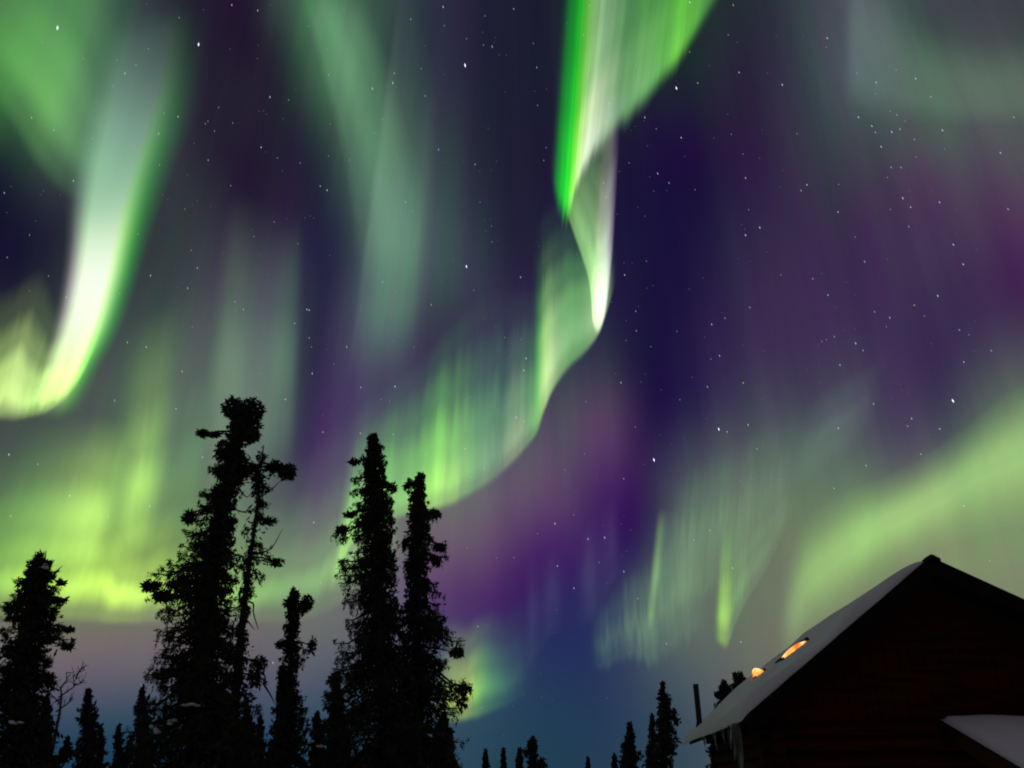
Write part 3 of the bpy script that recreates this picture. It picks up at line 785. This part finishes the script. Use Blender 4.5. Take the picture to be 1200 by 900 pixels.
# twin spruces
spruce('spruce_tree', 'tall narrow spruce with a blunt tip, left one of the central twin spruces', 16.5,
       [(437, 508), (438, 530), (440, 570), (442, 630), (444, 700), (447, 780), (450, 850), (452, 890)],
       [(508, 3, 4), (515, 7, 9), (525, 10, 13), (535, 18, 15), (545, 30, 15), (555, 18, 20), (563, 30, 15), (575, 30, 26), (590, 31, 18), (600, 44, 22), (610, 42, 24), (620, 48, 20), (630, 31, 20), (650, 37, 22), (668, 46, 24), (690, 42, 26), (705, 44, 26),
        (720, 37, 29), (745, 44, 31), (752, 53, 33), (775, 51, 37), (793, 66, 42), (815, 70, 46), (845, 68, 51), (870, 62, 51), (930, 66, 57), (1000, 62, 55)],
       340, 78, 1.0, clumps=[(437, 514, 5, 7, 150), (401, 620, 7, 4, 120), (417, 544, 8, 4, 100), (408, 602, 8, 4, 110), (460, 569, 6, 6, 100), (392, 799, 8, 8, 160), (440, 560, 12, 30, 500), (442, 640, 16, 50, 700)],
       seed=37, shaggy=1.0)
spruce('spruce_tree', 'slightly shorter spruce with drooping right branches, right one of the central twin spruces', 17.0,
       [(493, 553), (491, 580), (489, 630), (488, 690), (488, 760), (490, 830), (492, 880)],
       [(553, 2, 3), (562, 7, 7), (568, 20, 7), (580, 15, 10), (592, 11, 13), (598, 18, 24), (612, 13, 26), (622, 22, 22), (638, 20, 35), (645, 18, 33), (662, 15, 29), (672, 15, 22), (690, 15, 26), (705, 15, 31), (720, 18, 37), (745, 20, 48), (757, 20, 55), (768, 20, 53),
        (776, 20, 37), (795, 22, 48), (806, 22, 68), (820, 22, 66), (835, 24, 53), (860, 33, 44), (900, 44, 51), (960, 48, 51)],
       270, 72, 1.0, clumps=[(476, 569, 4, 5, 70), (510, 602, 8, 6, 140), (516, 642, 8, 5, 140), (512, 660, 6, 5, 90), (535, 764, 8, 7, 160), (545, 809, 8, 6, 150), (542, 824, 6, 9, 110), (489, 660, 10, 60, 500)], seed=41, shaggy=1.0)
spruce('spruce_tree', 'small slim spruce with two knobs of foliage at its tip, between the tall groups', 19.0,
       [(343, 689), (344, 710), (342, 750), (340, 800), (338, 850), (337, 890)],
       [(689, 1, 2), (696, 5, 5), (703, 11, 8), (712, 9, 14), (725, 14, 10), (735, 10, 10), (745, 9, 10), (755, 15, 26), (765, 10, 20), (780, 10, 12), (800, 12, 15), (820, 17, 20), (850, 22, 24), (880, 24, 26), (950, 28, 28)],
       150, 60, 1.0, clumps=[(361, 709, 7, 10, 280), (344, 700, 6, 9, 160), (335, 706, 5, 5, 90), (366, 757, 5, 9, 140), (330, 757, 6, 4, 90), (352, 712, 8, 6, 120), (343, 745, 7, 30, 300)], seed=53, shaggy=.7)
spruce('spruce_tree', 'spruce with snow on its rounded spiky top, cut by the left edge of the frame', 14.0,
       [(47, 652), (44, 680), (38, 730), (30, 790), (22, 850), (16, 890)],
       [(654, 3, 4), (662, 13, 14), (675, 20, 16), (688, 20, 27), (700, 32, 18), (712, 36, 36), (725, 32, 22), (738, 36, 34), (748, 36, 38), (758, 32, 43), (770, 34, 27), (790, 32, 40), (805, 36, 36), (830, 45, 34), (860, 54, 36), (900, 59, 40), (960, 59, 41)],
       260, 76, 1.0, clumps=[(48, 668, 12, 10, 320), (40, 690, 16, 12, 260), (72, 683, 7, 3, 70), (70, 704, 9, 4, 90), (74, 736, 8, 3, 80), (77, 757, 7, 3, 80), (60, 795, 10, 6, 140), (22, 712, 12, 8, 160)], bare=[((44, 668), (42, 656), (41, 646)), ((47, 664), (47.5, 652), (47, 643)), ((52, 664), (53, 653), (54, 645)), ((39, 672), (34, 663), (31, 657)), ((57, 668), (61, 660), (64, 656)), ((62, 676), (68, 668), (73, 663)), ((66, 686), (73, 682), (79, 680)), ((70, 706), (78, 702), (82, 699))],
       snow=[(50, 662, 14, 8, .32), (20, 846, 11, 5, .95)], seed=67, shaggy=.45)

# lower spruces between and behind them
LOW = [
    ('narrow dark spruce tip right of the snow-topped spruce', 20, 55, 815, 12, 60, .9),
    ('conical spruce beside the bare sapling, left of the tallest tree', 24, 104, 807, 22, 80, 1.1),
    ('very small spruce tip in the gap just right of the conical spruce', 30, 118, 851, 10, 40, 1.0),
    ('small pointed spruce tip in the middle of the dark blue gap at the left', 30, 139, 850, 12, 46, 1.0),
    ('slim spruce with a needle tip at the left foot of the tallest tree', 22, 166, 807, 18, 74, 1.0),
    ('blunt spruce top crowding the right foot of the tallest tree', 22, 289, 823, 16, 70, .9),
    ('small spruce tip in the blue gap right of the tallest tree', 26, 305, 838, 12, 60, 1.0),
    ('spire-topped spruce close against the slim two-knobbed spruce', 21, 330, 780, 18, 90, .9),
    ('small snow-dotted spruce right of the slim two-knobbed spruce', 22, 371, 836, 18, 62, 1.0),
    ('dark spruce wedged against the left foot of the twin spruces', 20, 395, 790, 24, 90, 1.0),
    ('dense conical spruce at the right foot of the twin spruces', 21, 520, 838, 26, 84, 1.1),
    ('stunted spruce low behind the foot of the bare sapling', 27, 78, 866, 20, 50, 1.1),
    ('stunted spruce low between the needle-tipped spruce and the small pointed tip', 27, 152, 868, 16, 50, 1.1),
    ('stunted spruce low at the left foot of the spire-topped spruce', 27, 318, 870, 14, 50, 1.1),
    ('stunted spruce low in the gap left of the wedged dark spruce', 27, 386, 872, 14, 50, 1.1),
]
for i, (lab, Y, x, y, hw, n, k) in enumerate(LOW):
    rr = random.Random(100 + i)
    h = 960 - y
    prof = [(y, 1, 1), (y + .06 * h, .16 * hw, .16 * hw)]
    for q in (.14, .22, .3, .38, .46, .56, .68, .82, 1.0):
        b = hw * (.22 + .95 * q ** .8)
        prof.append((y + q * h, b * rr.uniform(.75, 1.2), b * rr.uniform(.75, 1.2)))
    snow = [(364, 868, 8, 5, .6), (374, 876, 9, 6, .6), (392, 880, 8, 5, .7)] if 'snow-dotted' in lab else ()
    spruce('spruce_tree', lab, Y, [(x, y), (x + rr.uniform(-2, 2), y + .3 * h), (x + rr.uniform(-2, 2), 880)], prof, n + 40, 60, 1.15 * k, seed=200 + i, snow=snow, group='lower spruces between the tall trees', shaggy=.6)

# small far spruces along the bottom
FAR = [
    ('first tiny spruce tip in the row right of the twin spruces', 569, 880, 8, 42),
    ('second tiny pointed spruce tip in the row, thinner than its neighbours', 590, 880, 7, 44),
    ('tiny double-pointed spruce tip left of the stubby taller one', 609, 878, 10, 44),
    ('stubby taller spruce top in the row of tiny far spruces', 624, 866, 11, 42),
    ('low rounded spruce crown touching the stubby far spruce', 634, 891, 9, 44),
    ('lone tiny spruce tip in the dark blue gap at the bottom', 689, 889, 5, 50),
    ('thin spruce tip left of the shaggy far spruce', 720, 887, 7, 40),
    ('short leaning spruce tip close to the shaggy far spruce', 730, 889, 7, 40),
    ('shaggy far spruce with a notch in its left side', 738, 847, 17, 36),
    ('slender far spruce beside the tallest one near the cabin', 764, 837, 13, 34),
    ('tallest far spruce, standing just left of the cabin eave', 777, 798, 22, 32),
    ('spruce top with a side tuft showing over the snowy cabin roof', 848, 797, 26, 34),
    ('forked bushy spruce top behind the snowy cabin roof', 866, 789, 22, 34),
]
for i, (lab, x, y, hw, Y) in enumerate(FAR):
    rr = random.Random(300 + i)
    h = 945 - y
    px_ = Y / FOC / .95
    prof = [(y, 1, 1), (y + .06 * h, .14 * hw, .14 * hw)]
    for q in (.14, .22, .3, .38, .46, .56, .68, .82, 1.0):
        b = hw * (.2 + .8 * q ** .8)
        prof.append((y + q * h, b * rr.uniform(.6, 1.2), b * rr.uniform(.6, 1.2)))
    cl = []
    if 'side tuft' in lab:
        prof = [(y, 1, 1), (y + 6, 3, 3), (y + 10, 5, 6), (y + 16, 9, 9), (y + 24, 9, 10), (y + 40, 12, 14), (940, 24, 24)]
        cl = [(841, 814, 4, 3, 60), (854, 810, 5, 6, 80), (848, 808, 5, 9, 120)]
    elif 'forked' in lab:
        prof = [(y, 3, 5), (y + 6, 6, 8), (y + 14, 8, 7), (y + 24, 8, 8), (y + 40, 12, 12), (940, 22, 22)]
        cl = [(869, 795, 4, 6, 90), (863, 793, 3, 5, 60), (859, 805, 3, 4, 50), (866, 803, 6, 6, 120)]
    elif 'notch' in lab:
        cl = [(732, 874, 4, 3, 50), (739, 860, 4, 10, 80), (748, 886, 5, 5, 60)]
    elif 'tallest far' in lab:
        cl = [(790, 836, 4, 5, 80), (792, 846, 4, 4, 60), (783, 820, 4, 8, 80), (780, 840, 7, 14, 200), (786, 865, 9, 14, 220)]
    elif 'stubby' in lab and 'taller' in lab:
        cl = [(624, 874, 5, 9, 160), (617, 882, 3, 3, 50)]
    elif 'rounded' in lab:
        cl = [(634, 897, 7, 6, 160)]
    elif 'double' in lab:
        cl = [(607, 884, 3, 6, 60), (613, 886, 4, 6, 60)]
    spruce('spruce_tree', lab, Y, [(x, y), (x + .2, y + .4 * h), (x + .5, 935)], prof, 110, 40, 2.0 * px_ / .035 * .75, clumps=cl, seed=400 + i, mat=M_NEEDLE2, group='small far spruces along the bottom of the picture', shaggy=.4)


# bare sapling
def sapling():
    rng = random.Random(8)
    Y = 17.0
    root = empty('bare_sapling', (at(64, 890, Y).x, Y, 0))
    tag(root, 'thin leafless sapling between the snow-topped spruce and the conical spruce', 'tree')
    off = Vector(root.location)
    V, F = [], []
    main = [at(x, y, Y) for x, y in ((62, 876), (66, 855), (70, 835), (72, 815), (71, 805))]
    main = [Vector((main[0].x - .05, Y, -.1))] + main
    tube(V, F, [p - off for p in main], [.05, .035, .03, .025, .02, .012], 6)
    mesh_obj('trunk', V, F, M_TWIG, root, True)
    limbs = [[(72, 818), (82, 803), (90, 793), (97, 784)], [(70, 810), (64, 805), (60, 800)], [(72, 826), (64, 822), (58, 812), (56, 800)], [(66, 850), (60, 838), (55, 832)], [(71, 806), (74, 796), (72, 786)],
             [(83, 802), (90, 801), (98, 797)], [(88, 795), (88, 786), (93, 780)], [(70, 835), (80, 826), (90, 818)]]
    for l in limbs:
        V, F = [], []
        q = [at(x, y, Y) + Vector((0, rng.uniform(-.2, .2), 0)) for x, y in l]
        tube(V, F, [p - off for p in q], [.018 - .011 * i / (len(q) - 1) for i in range(len(q))], 5)
        for _ in range(9):
            i = rng.randrange(1, len(q))
            p = q[i - 1].lerp(q[i], rng.random())
            e = p + Vector((rng.uniform(-.1, .14), rng.uniform(-.12, .12), rng.uniform(.02, .2)))
            tube(V, F, [p - off, p.lerp(e, .5) - off + Vector((.01, 0, 0)), e - off], [.007, .006, .004], 4)
        mesh_obj('branch', V, F, M_TWIG, root, True)


sapling()

# ------------------------------------------------------------------ log cabin
CAB = Vector((3.34, 12.0, 0))
YAW = R(-2.8)
cabin = empty('log_cabin', CAB, YAW)
tag(cabin, 'dark log cabin with a snow-covered gable roof and glowing skylights', 'cabin')
G_ = Vector((math.cos(YAW), math.sin(YAW), 0))
D_ = Vector((-math.sin(YAW), math.cos(YAW), 0))
TP, TR, ZE, ZP = 3.0, 7.0, 2.62, 4.79      # ridge and right eave across the gable, eave and ridge height
DEEP = 5.7
SL = (ZP - ZE) / TP                        # left slope
SR = (ZP - ZE) / (TR - TP)
TH = .13                                  # roof deck
WS, WT0, WT1 = .5, .45, 6.5                # front wall set back, side walls


def zroof(t):
    return ZE + SL * t if t <= TP else ZP - SR * (t - TP)


def prism(name, poly, s0, s1, mat, parent):
    """poly in (t, z), extruded along the depth of the cabin"""
    n = len(poly)
    V = [Vector((t, s0, z)) for t, z in poly] + [Vector((t, s1, z)) for t, z in poly]
    F = [tuple(range(n)), tuple(reversed(range(n, 2 * n)))] + [(i, i + n, (i + 1) % n + n, (i + 1) % n) for i in range(n)]
    o = mesh_obj(name, V, F, mat, parent)
    bm = bmesh.new()
    bm.from_mesh(o.data)
    bmesh.ops.recalc_face_normals(bm, faces=bm.faces)
    bm.to_mesh(o.data)
    bm.free()
    return o


# walls of stacked logs
rng = random.Random(4)


def log(V, F, a, b, r):
    n = 7
    pts = [a.lerp(b, i / (n - 1)) for i in range(n)]
    pts = [p + Vector((0, 0, rng.uniform(-.006, .006))) for p in pts]
    tube(V, F, pts, [r * rng.uniform(.97, 1.04) for _ in pts], 12)


LR = .11
for sy_, t_in in ((WS + LR, .22), (DEEP - .5, .2)):
    V, F = [], []
    z = .05
    while z < ZE - .12:
        r = LR * rng.uniform(.88, 1.1)
        ex = t_in * rng.uniform(.6, 1.1) if z < ZE - .3 else -.02
        log(V, F, Vector((WT0 - ex, sy_ + rng.uniform(-.015, .015), z)), Vector((WT1 + ex, sy_ + rng.uniform(-.015, .015), z + rng.uniform(-.02, .02))), r)
        z += r * 1.84
    mesh_obj('log_wall', V, F, M_LOG, cabin, True)
    # upright boards close the gable above the logs
    V, F = [], []
    t = WT0 - .2
    while t < WT1 + .2:
        wb = rng.uniform(.15, .24)
        e = t + wb - .008
        za, zc = ZE - .14, ZE - .14
        ta, tb = zroof(t) - TH * 1.25, zroof(e) - TH * 1.25
        if ta > za + .02 and tb > za + .02:
            d = rng.uniform(0, .02)
            s0 = sy_ - .06 + d
            b = len(V)
            V.extend([Vector(p) for p in ((t, s0, za), (e, s0, za), (e, s0, tb), (t, s0, ta), (t, s0 + .04, za), (e, s0 + .04, za), (e, s0 + .04, tb), (t, s0 + .04, ta))])
            F.extend([tuple(b + q for q in l) for l in ((0, 1, 2, 3), (7, 6, 5, 4), (1, 0, 4, 5), (2, 1, 5, 6), (3, 2, 6, 7), (0, 3, 7, 4))])
        t += wb
    mesh_obj('gable_boards', V, F, M_LOG, cabin)
for t in (WT0, WT1):
    V, F = [], []
    z = .05 + LR * .93
    while z < ZE - .05:
        log(V, F, Vector((t, WS - .12, z)), Vector((t, DEEP - .25, z)), LR)
        z += LR * 1.86
    mesh_obj('side_wall', V, F, M_LOG, cabin, True)
# roof deck, fascia, snow
roof = prism('roof', [(0, ZE), (TP, ZP), (TR, ZE), (TR, ZE - TH), (TP, ZP - TH * 1.2), (0, ZE - TH)], .03, DEEP, M_BOARD, cabin)
prism('rake_board', [(-.03, ZE - .02), (TP, ZP + .004), (TP, ZP - .26), (-.03, ZE - .27)], -.012, .028, M_BOARD, roof)
prism('rake_board', [(TP + .003, ZP + .004), (TR + .03, ZE - .015), (TR + .03, ZE - .25), (TP + .003, ZP - .26)], -.012, .028, M_BOARD, roof)
prism('ridge_cap', [(TP - .07, ZP - .05), (TP - .07, ZP - .02), (TP - .005, ZP + .03), (TP + .03, ZP + .03), (TP + .13, ZP - .03), (TP + .13, ZP - .08)], -.04, .16, M_BOARD, roof)


def snow_sheet(name, t0, t1, s0, s1, thick, base, parent, nt_=46, ns=40, seed=1, lip=0.0, ease=.16):
    r_ = random.Random(seed)
    ph = [r_.uniform(0, 6.28) for _ in range(6)]
    V, F = [], []
    for j in range(ns + 1):
        for i in range(nt_ + 1):
            u, v = i / nt_, j / ns
            wob = .03 * math.sin(9 * v + ph[0]) + .015 * math.sin(23 * v + ph[1])
            t = t0 + (t1 - t0) * u + (wob * (1 - u) if lip else 0)
            s = s0 + (s1 - s0) * v + .02 * math.sin(11 * u + ph[2])+ (.03 * math.sin(6.3 * t + ph[3]) + .018 * math.sin(15 * t + ph[4]) if j == 0 else 0)
            e = min(u * (t1 - t0), (1 - u) * (t1 - t0) * (.35 if lip else 1), v * (s1 - s0), (1 - v) * (s1 - s0))
            k = min(1, e / ease)
            k = math.sqrt(max(0, 1 - (1 - k) ** 2))
            h = thick * k * (1 + .34 * math.sin(3.1 * u * (t1 - t0) + ph[3]) * math.sin(2.1 * v * (s1 - s0) + ph[4]) + .08 * math.sin(7 * u * (t1 - t0) + ph[5]))
            z_ = base(t, s) + .006 + h
            if lip and u < .04:
                z_ -= lip * (1 - u / .04) ** 2
            V.append(Vector((t, s, z_)))
    W = nt_ + 1
    for j in range(ns):
        for i in range(nt_):
            F.append((j * W + i, j * W + i + 1, (j + 1) * W + i + 1, (j + 1) * W + i))
    # underside
    b = len(V)
    for v in list(V):
        zz = base(v.x, v.y) + .005
        if lip:
            zz = min(zz, v.z - .012)
        V.append(Vector((v.x, v.y, zz)))
    for j in range(ns):
        for i in range(nt_):
            F.append((b + (j + 1) * W + i, b + (j + 1) * W + i + 1, b + j * W + i + 1, b + j * W + i))
    edge = [i for i in range(W)] + [j * W + nt_ for j in range(1, ns + 1)] + [ns * W + i for i in range(nt_ - 1, -1, -1)] + [j * W for j in range(ns - 1, 0, -1)]
    for a, c in zip(edge, edge[1:] + edge[:1]):
        F.append((c, a, a + b, c + b))
    return mesh_obj(name, V, F, M_SNOW, parent, True)


snow_sheet('snow_cover', -.13, TP - .02, .075, DEEP + .05, .15, lambda t, s: zroof(max(t, -.02)) if t > 0 else ZE + t * .5, roof, seed=3, lip=.05, ease=.3)
snow_sheet('snow_cover', TP + .3, TR - .05, .3, DEEP - .1, .1, lambda t, s: zroof(t), roof, seed=5)

# icicles along the left eave
M_ICE = bpy.data.materials.new('ice')
M_ICE.use_nodes = True
b_ = M_ICE.node_tree.nodes['Principled BSDF']
b_.inputs['Base Color'].default_value = (.36, .35, .32, 1)
b_.inputs['Roughness'].default_value = .25
b_.inputs['Transmission Weight'].default_value = .85
b_.inputs['IOR'].default_value = 1.31
for k, (s, l, r) in enumerate(((.45, .62, .045), (.62, .86, .06), (.8, .5, .04), (1.0, .34, .035), (1.5, .22, .03), (2.3, .3, .03), (3.4, .2, .03))):
    V, F = [], []
    n = 9
    pts = [Vector((-.1 + .02 * math.sin(3 * i / n + k), s + .012 * math.sin(5 * i / n + k), ZE - .1 - l * i / (n - 1))) for i in range(n)]
    tube(V, F, pts, [max(.004, r * (1 - i / (n - 1)) ** .8 * (1 + .14 * math.sin(4.2 * i + k))) for i in range(n)], 10)
    mesh_obj('icicle', V, F, M_ICE, roof, True)


# lit skylights
def glow_mat(name='lit_skylight_glass', power=1.7):
    m = bpy.data.materials.new(name)
    m.use_nodes = True
    t = m.node_tree
    t.nodes.clear()
    c = nd(t, 'ShaderNodeTexCoord')
    n = nd(t, 'ShaderNodeTexNoise')
    n.inputs['Scale'].default_value = 7
    n.inputs['Detail'].default_value = 2
    t.links.new(c.outputs['Object'], n.inputs['Vector'])
    col = ramp(t, n.outputs[0], [(.32, (.6, .1, .012)), (.52, (1, .34, .06)), (.7, (1, .7, .3))], 'LINEAR')
    e = nd(t, 'ShaderNodeEmission')
    t.links.new(col, e.inputs[0])
    e.inputs[1].default_value = power
    o = nd(t, 'ShaderNodeOutputMaterial')
    t.links.new(e.outputs[0], o.inputs[0])
    return m


M_GLOW = glow_mat()
M_ADDED_GLOW = glow_mat('added_window_glow', 5.0)  # warm glow for the added, unseen front windows


def on_roof(px, py, lift=0.0):
    """where the sight line meets the left slope, in the cabin's own axes"""
    d = ray(px, py)
    o = EYE - CAB
    ot, os, oz = o.dot(G_), o.dot(D_), o.z
    dt, ds, dz = d.dot(G_), d.dot(D_), d.z
    k = (ZE + lift + SL * ot - oz) / (dz - SL * dt)
    return ot + k * dt, os + k * ds


NRM = Vector((-SL, 0, 1)).normalized()
TAN = Vector((1, 0, SL)).normalized()


def skylight(t, s, along, deep, high, dome):
    c = Vector((t, s, ZE + SL * t))
    P = lambda a, d, h: c + TAN * a + Vector((0, d, 0)) + NRM * h
    V, F = [], []
    f = .035

    def boxp(a0, a1, d0, d1, h0, h1):
        b = len(V)
        V.extend([P(a0, d0, h0), P(a1, d0, h0), P(a1, d1, h0), P(a0, d1, h0), P(a0, d0, h1), P(a1, d0, h1), P(a1, d1, h1), P(a0, d1, h1)])
        F.extend([tuple(b + q for q in l) for l in ((3, 2, 1, 0), (4, 5, 6, 7), (0, 1, 5, 4), (1, 2, 6, 5), (2, 3, 7, 6), (3, 0, 4, 7))])
    A, D = along / 2, deep / 2
    boxp(-A - f, -A, -D - f, D + f, -.05, high)
    boxp(A, A + f, -D - f, D + f, -.05, high)
    boxp(-A + .002, A - .002, -D - f, -D, -.05, high * .55)
    boxp(-A + .002, A - .002, D, D + f, -.05, high)
    sk = mesh_obj('skylight', V, F, M_BOARD, cabin)
    V, F = [], []
    nu, nv = 16, 10
    for j in range(nv + 1):
        for i in range(nu + 1):
            a, d = -1 + 2 * i / nu, -1 + 2 * j / nv
            h = high * .8 + dome * max(0, (1 - a * a) * (1 - d * d)) ** .6
            V.append(P(a * (A - .004), d * (D - .004), h))
    for j in range(nv):
        for i in range(nu):
            q = j * (nu + 1) + i
            F.append((q, q + 1, q + nu + 2, q + nu + 1))
    mesh_obj('glass', V, F, M_GLOW, sk, True)


t_, s_ = on_roof(934, 758, .2)
skylight(t_, min(s_, DEEP - .7), .5, .42, .19, .06)
t_, s_ = on_roof(892, 784, .2)
skylight(t_, min(s_, DEEP - .5), .2, .34, .14, .14)

# stove pipe near the far end of the left eave
V, F = [], []
t_, s_ = on_roof(820, 850, .1)
s_ = min(s_, DEEP - .15)
zb = ZE + SL * max(t_, .05)
tube(V, F, [Vector((t_, s_, zb - .1)), Vector((t_, s_, zb + .4)), Vector((t_, s_, zb + .86))], [.055] * 3, 14)
tube(V, F, [Vector((t_, s_, zb + .06)), Vector((t_, s_, zb + .16))], [.075, .062], 14)
mesh_obj('stove_pipe', V, F, M_PIPE, cabin)

# porch roof on the front wall, with its own snow, and two posts
PT0, PT1, PS = 2.8, 7.6, 3.2
ZW = 2.56
zp = lambda s: ZW - .364 * (WS - s)
porch = empty('porch', (4.5, WS, 0))
porch.parent = cabin
po = Vector(porch.location)


def slab(name, t0, t1, s0, s1, up, dn, mat):
    V = [Vector((t, s, zp(s) + h)) - po for h in (dn, up) for t, s in ((t0, s0), (t1, s0), (t1, s1), (t0, s1))]
    F = [(3, 2, 1, 0), (4, 5, 6, 7), (0, 1, 5, 4), (1, 2, 6, 5), (2, 3, 7, 6), (3, 0, 4, 7)]
    return mesh_obj(name, V, F, mat, porch)


slab('porch_deck', PT0, PT1, WS - PS, WS - .02, -.012, -.12, M_BOARD)
slab('porch_fascia', PT0 - .035, PT0 - .003, WS - PS, WS - .02, .0, -.22, M_BOARD)
o = snow_sheet('porch_snow', PT0 + .0, PT1 - .05, WS - PS + .03, WS - .03, .07, lambda t, s: zp(s), porch, seed=9, ease=.1)
for v in o.data.vertices:
    v.co -= po
for t in (PT0 + .25, PT1 - .25):
    V, F = [], []
    s = WS - PS + .3
    tube(V, F, [Vector((t, s, -.1)) - po, Vector((t, s, 1.0)) - po, Vector((t, s, zp(s) - .11)) - po], [.09, .085, .08], 10)
    mesh_obj('post', V, F, M_LOG, porch, True)

# two lit windows added to the front wall, out of view, to warm the logs
for t in (1.5, 3.6):
    V, F = [], []

    def bx(a0, a1, s0, s1, z0, z1):
        b = len(V)
        V.extend([Vector(p) for p in ((a0, s0, z0), (a1, s0, z0), (a1, s1, z0), (a0, s1, z0), (a0, s0, z1), (a1, s0, z1), (a1, s1, z1), (a0, s1, z1))])
        F.extend([tuple(b + q for q in l) for l in ((3, 2, 1, 0), (4, 5, 6, 7), (0, 1, 5, 4), (1, 2, 6, 5), (2, 3, 7, 6), (3, 0, 4, 7))])
    bx(t - .5, t - .42, WS - .05, WS + .12, .85, 1.75)
    bx(t + .42, t + .5, WS - .05, WS + .12, .85, 1.75)
    bx(t - .42, t + .42, WS - .048, WS + .12, 1.67, 1.748)
    bx(t - .42, t + .42, WS - .048, WS + .12, .852, .93)
    bx(t - .02, t + .02, WS - .046, WS + .12, .93, 1.67)
    wd_ = mesh_obj('added_window', V, F, M_BOARD, cabin)
    mesh_obj('added_glow_pane', [(t - .42, WS - .02, .93), (t + .42, WS - .02, .93), (t + .42, WS - .02, 1.67), (t - .42, WS - .02, 1.67)], [(0, 1, 2, 3)], M_ADDED_GLOW, wd_)
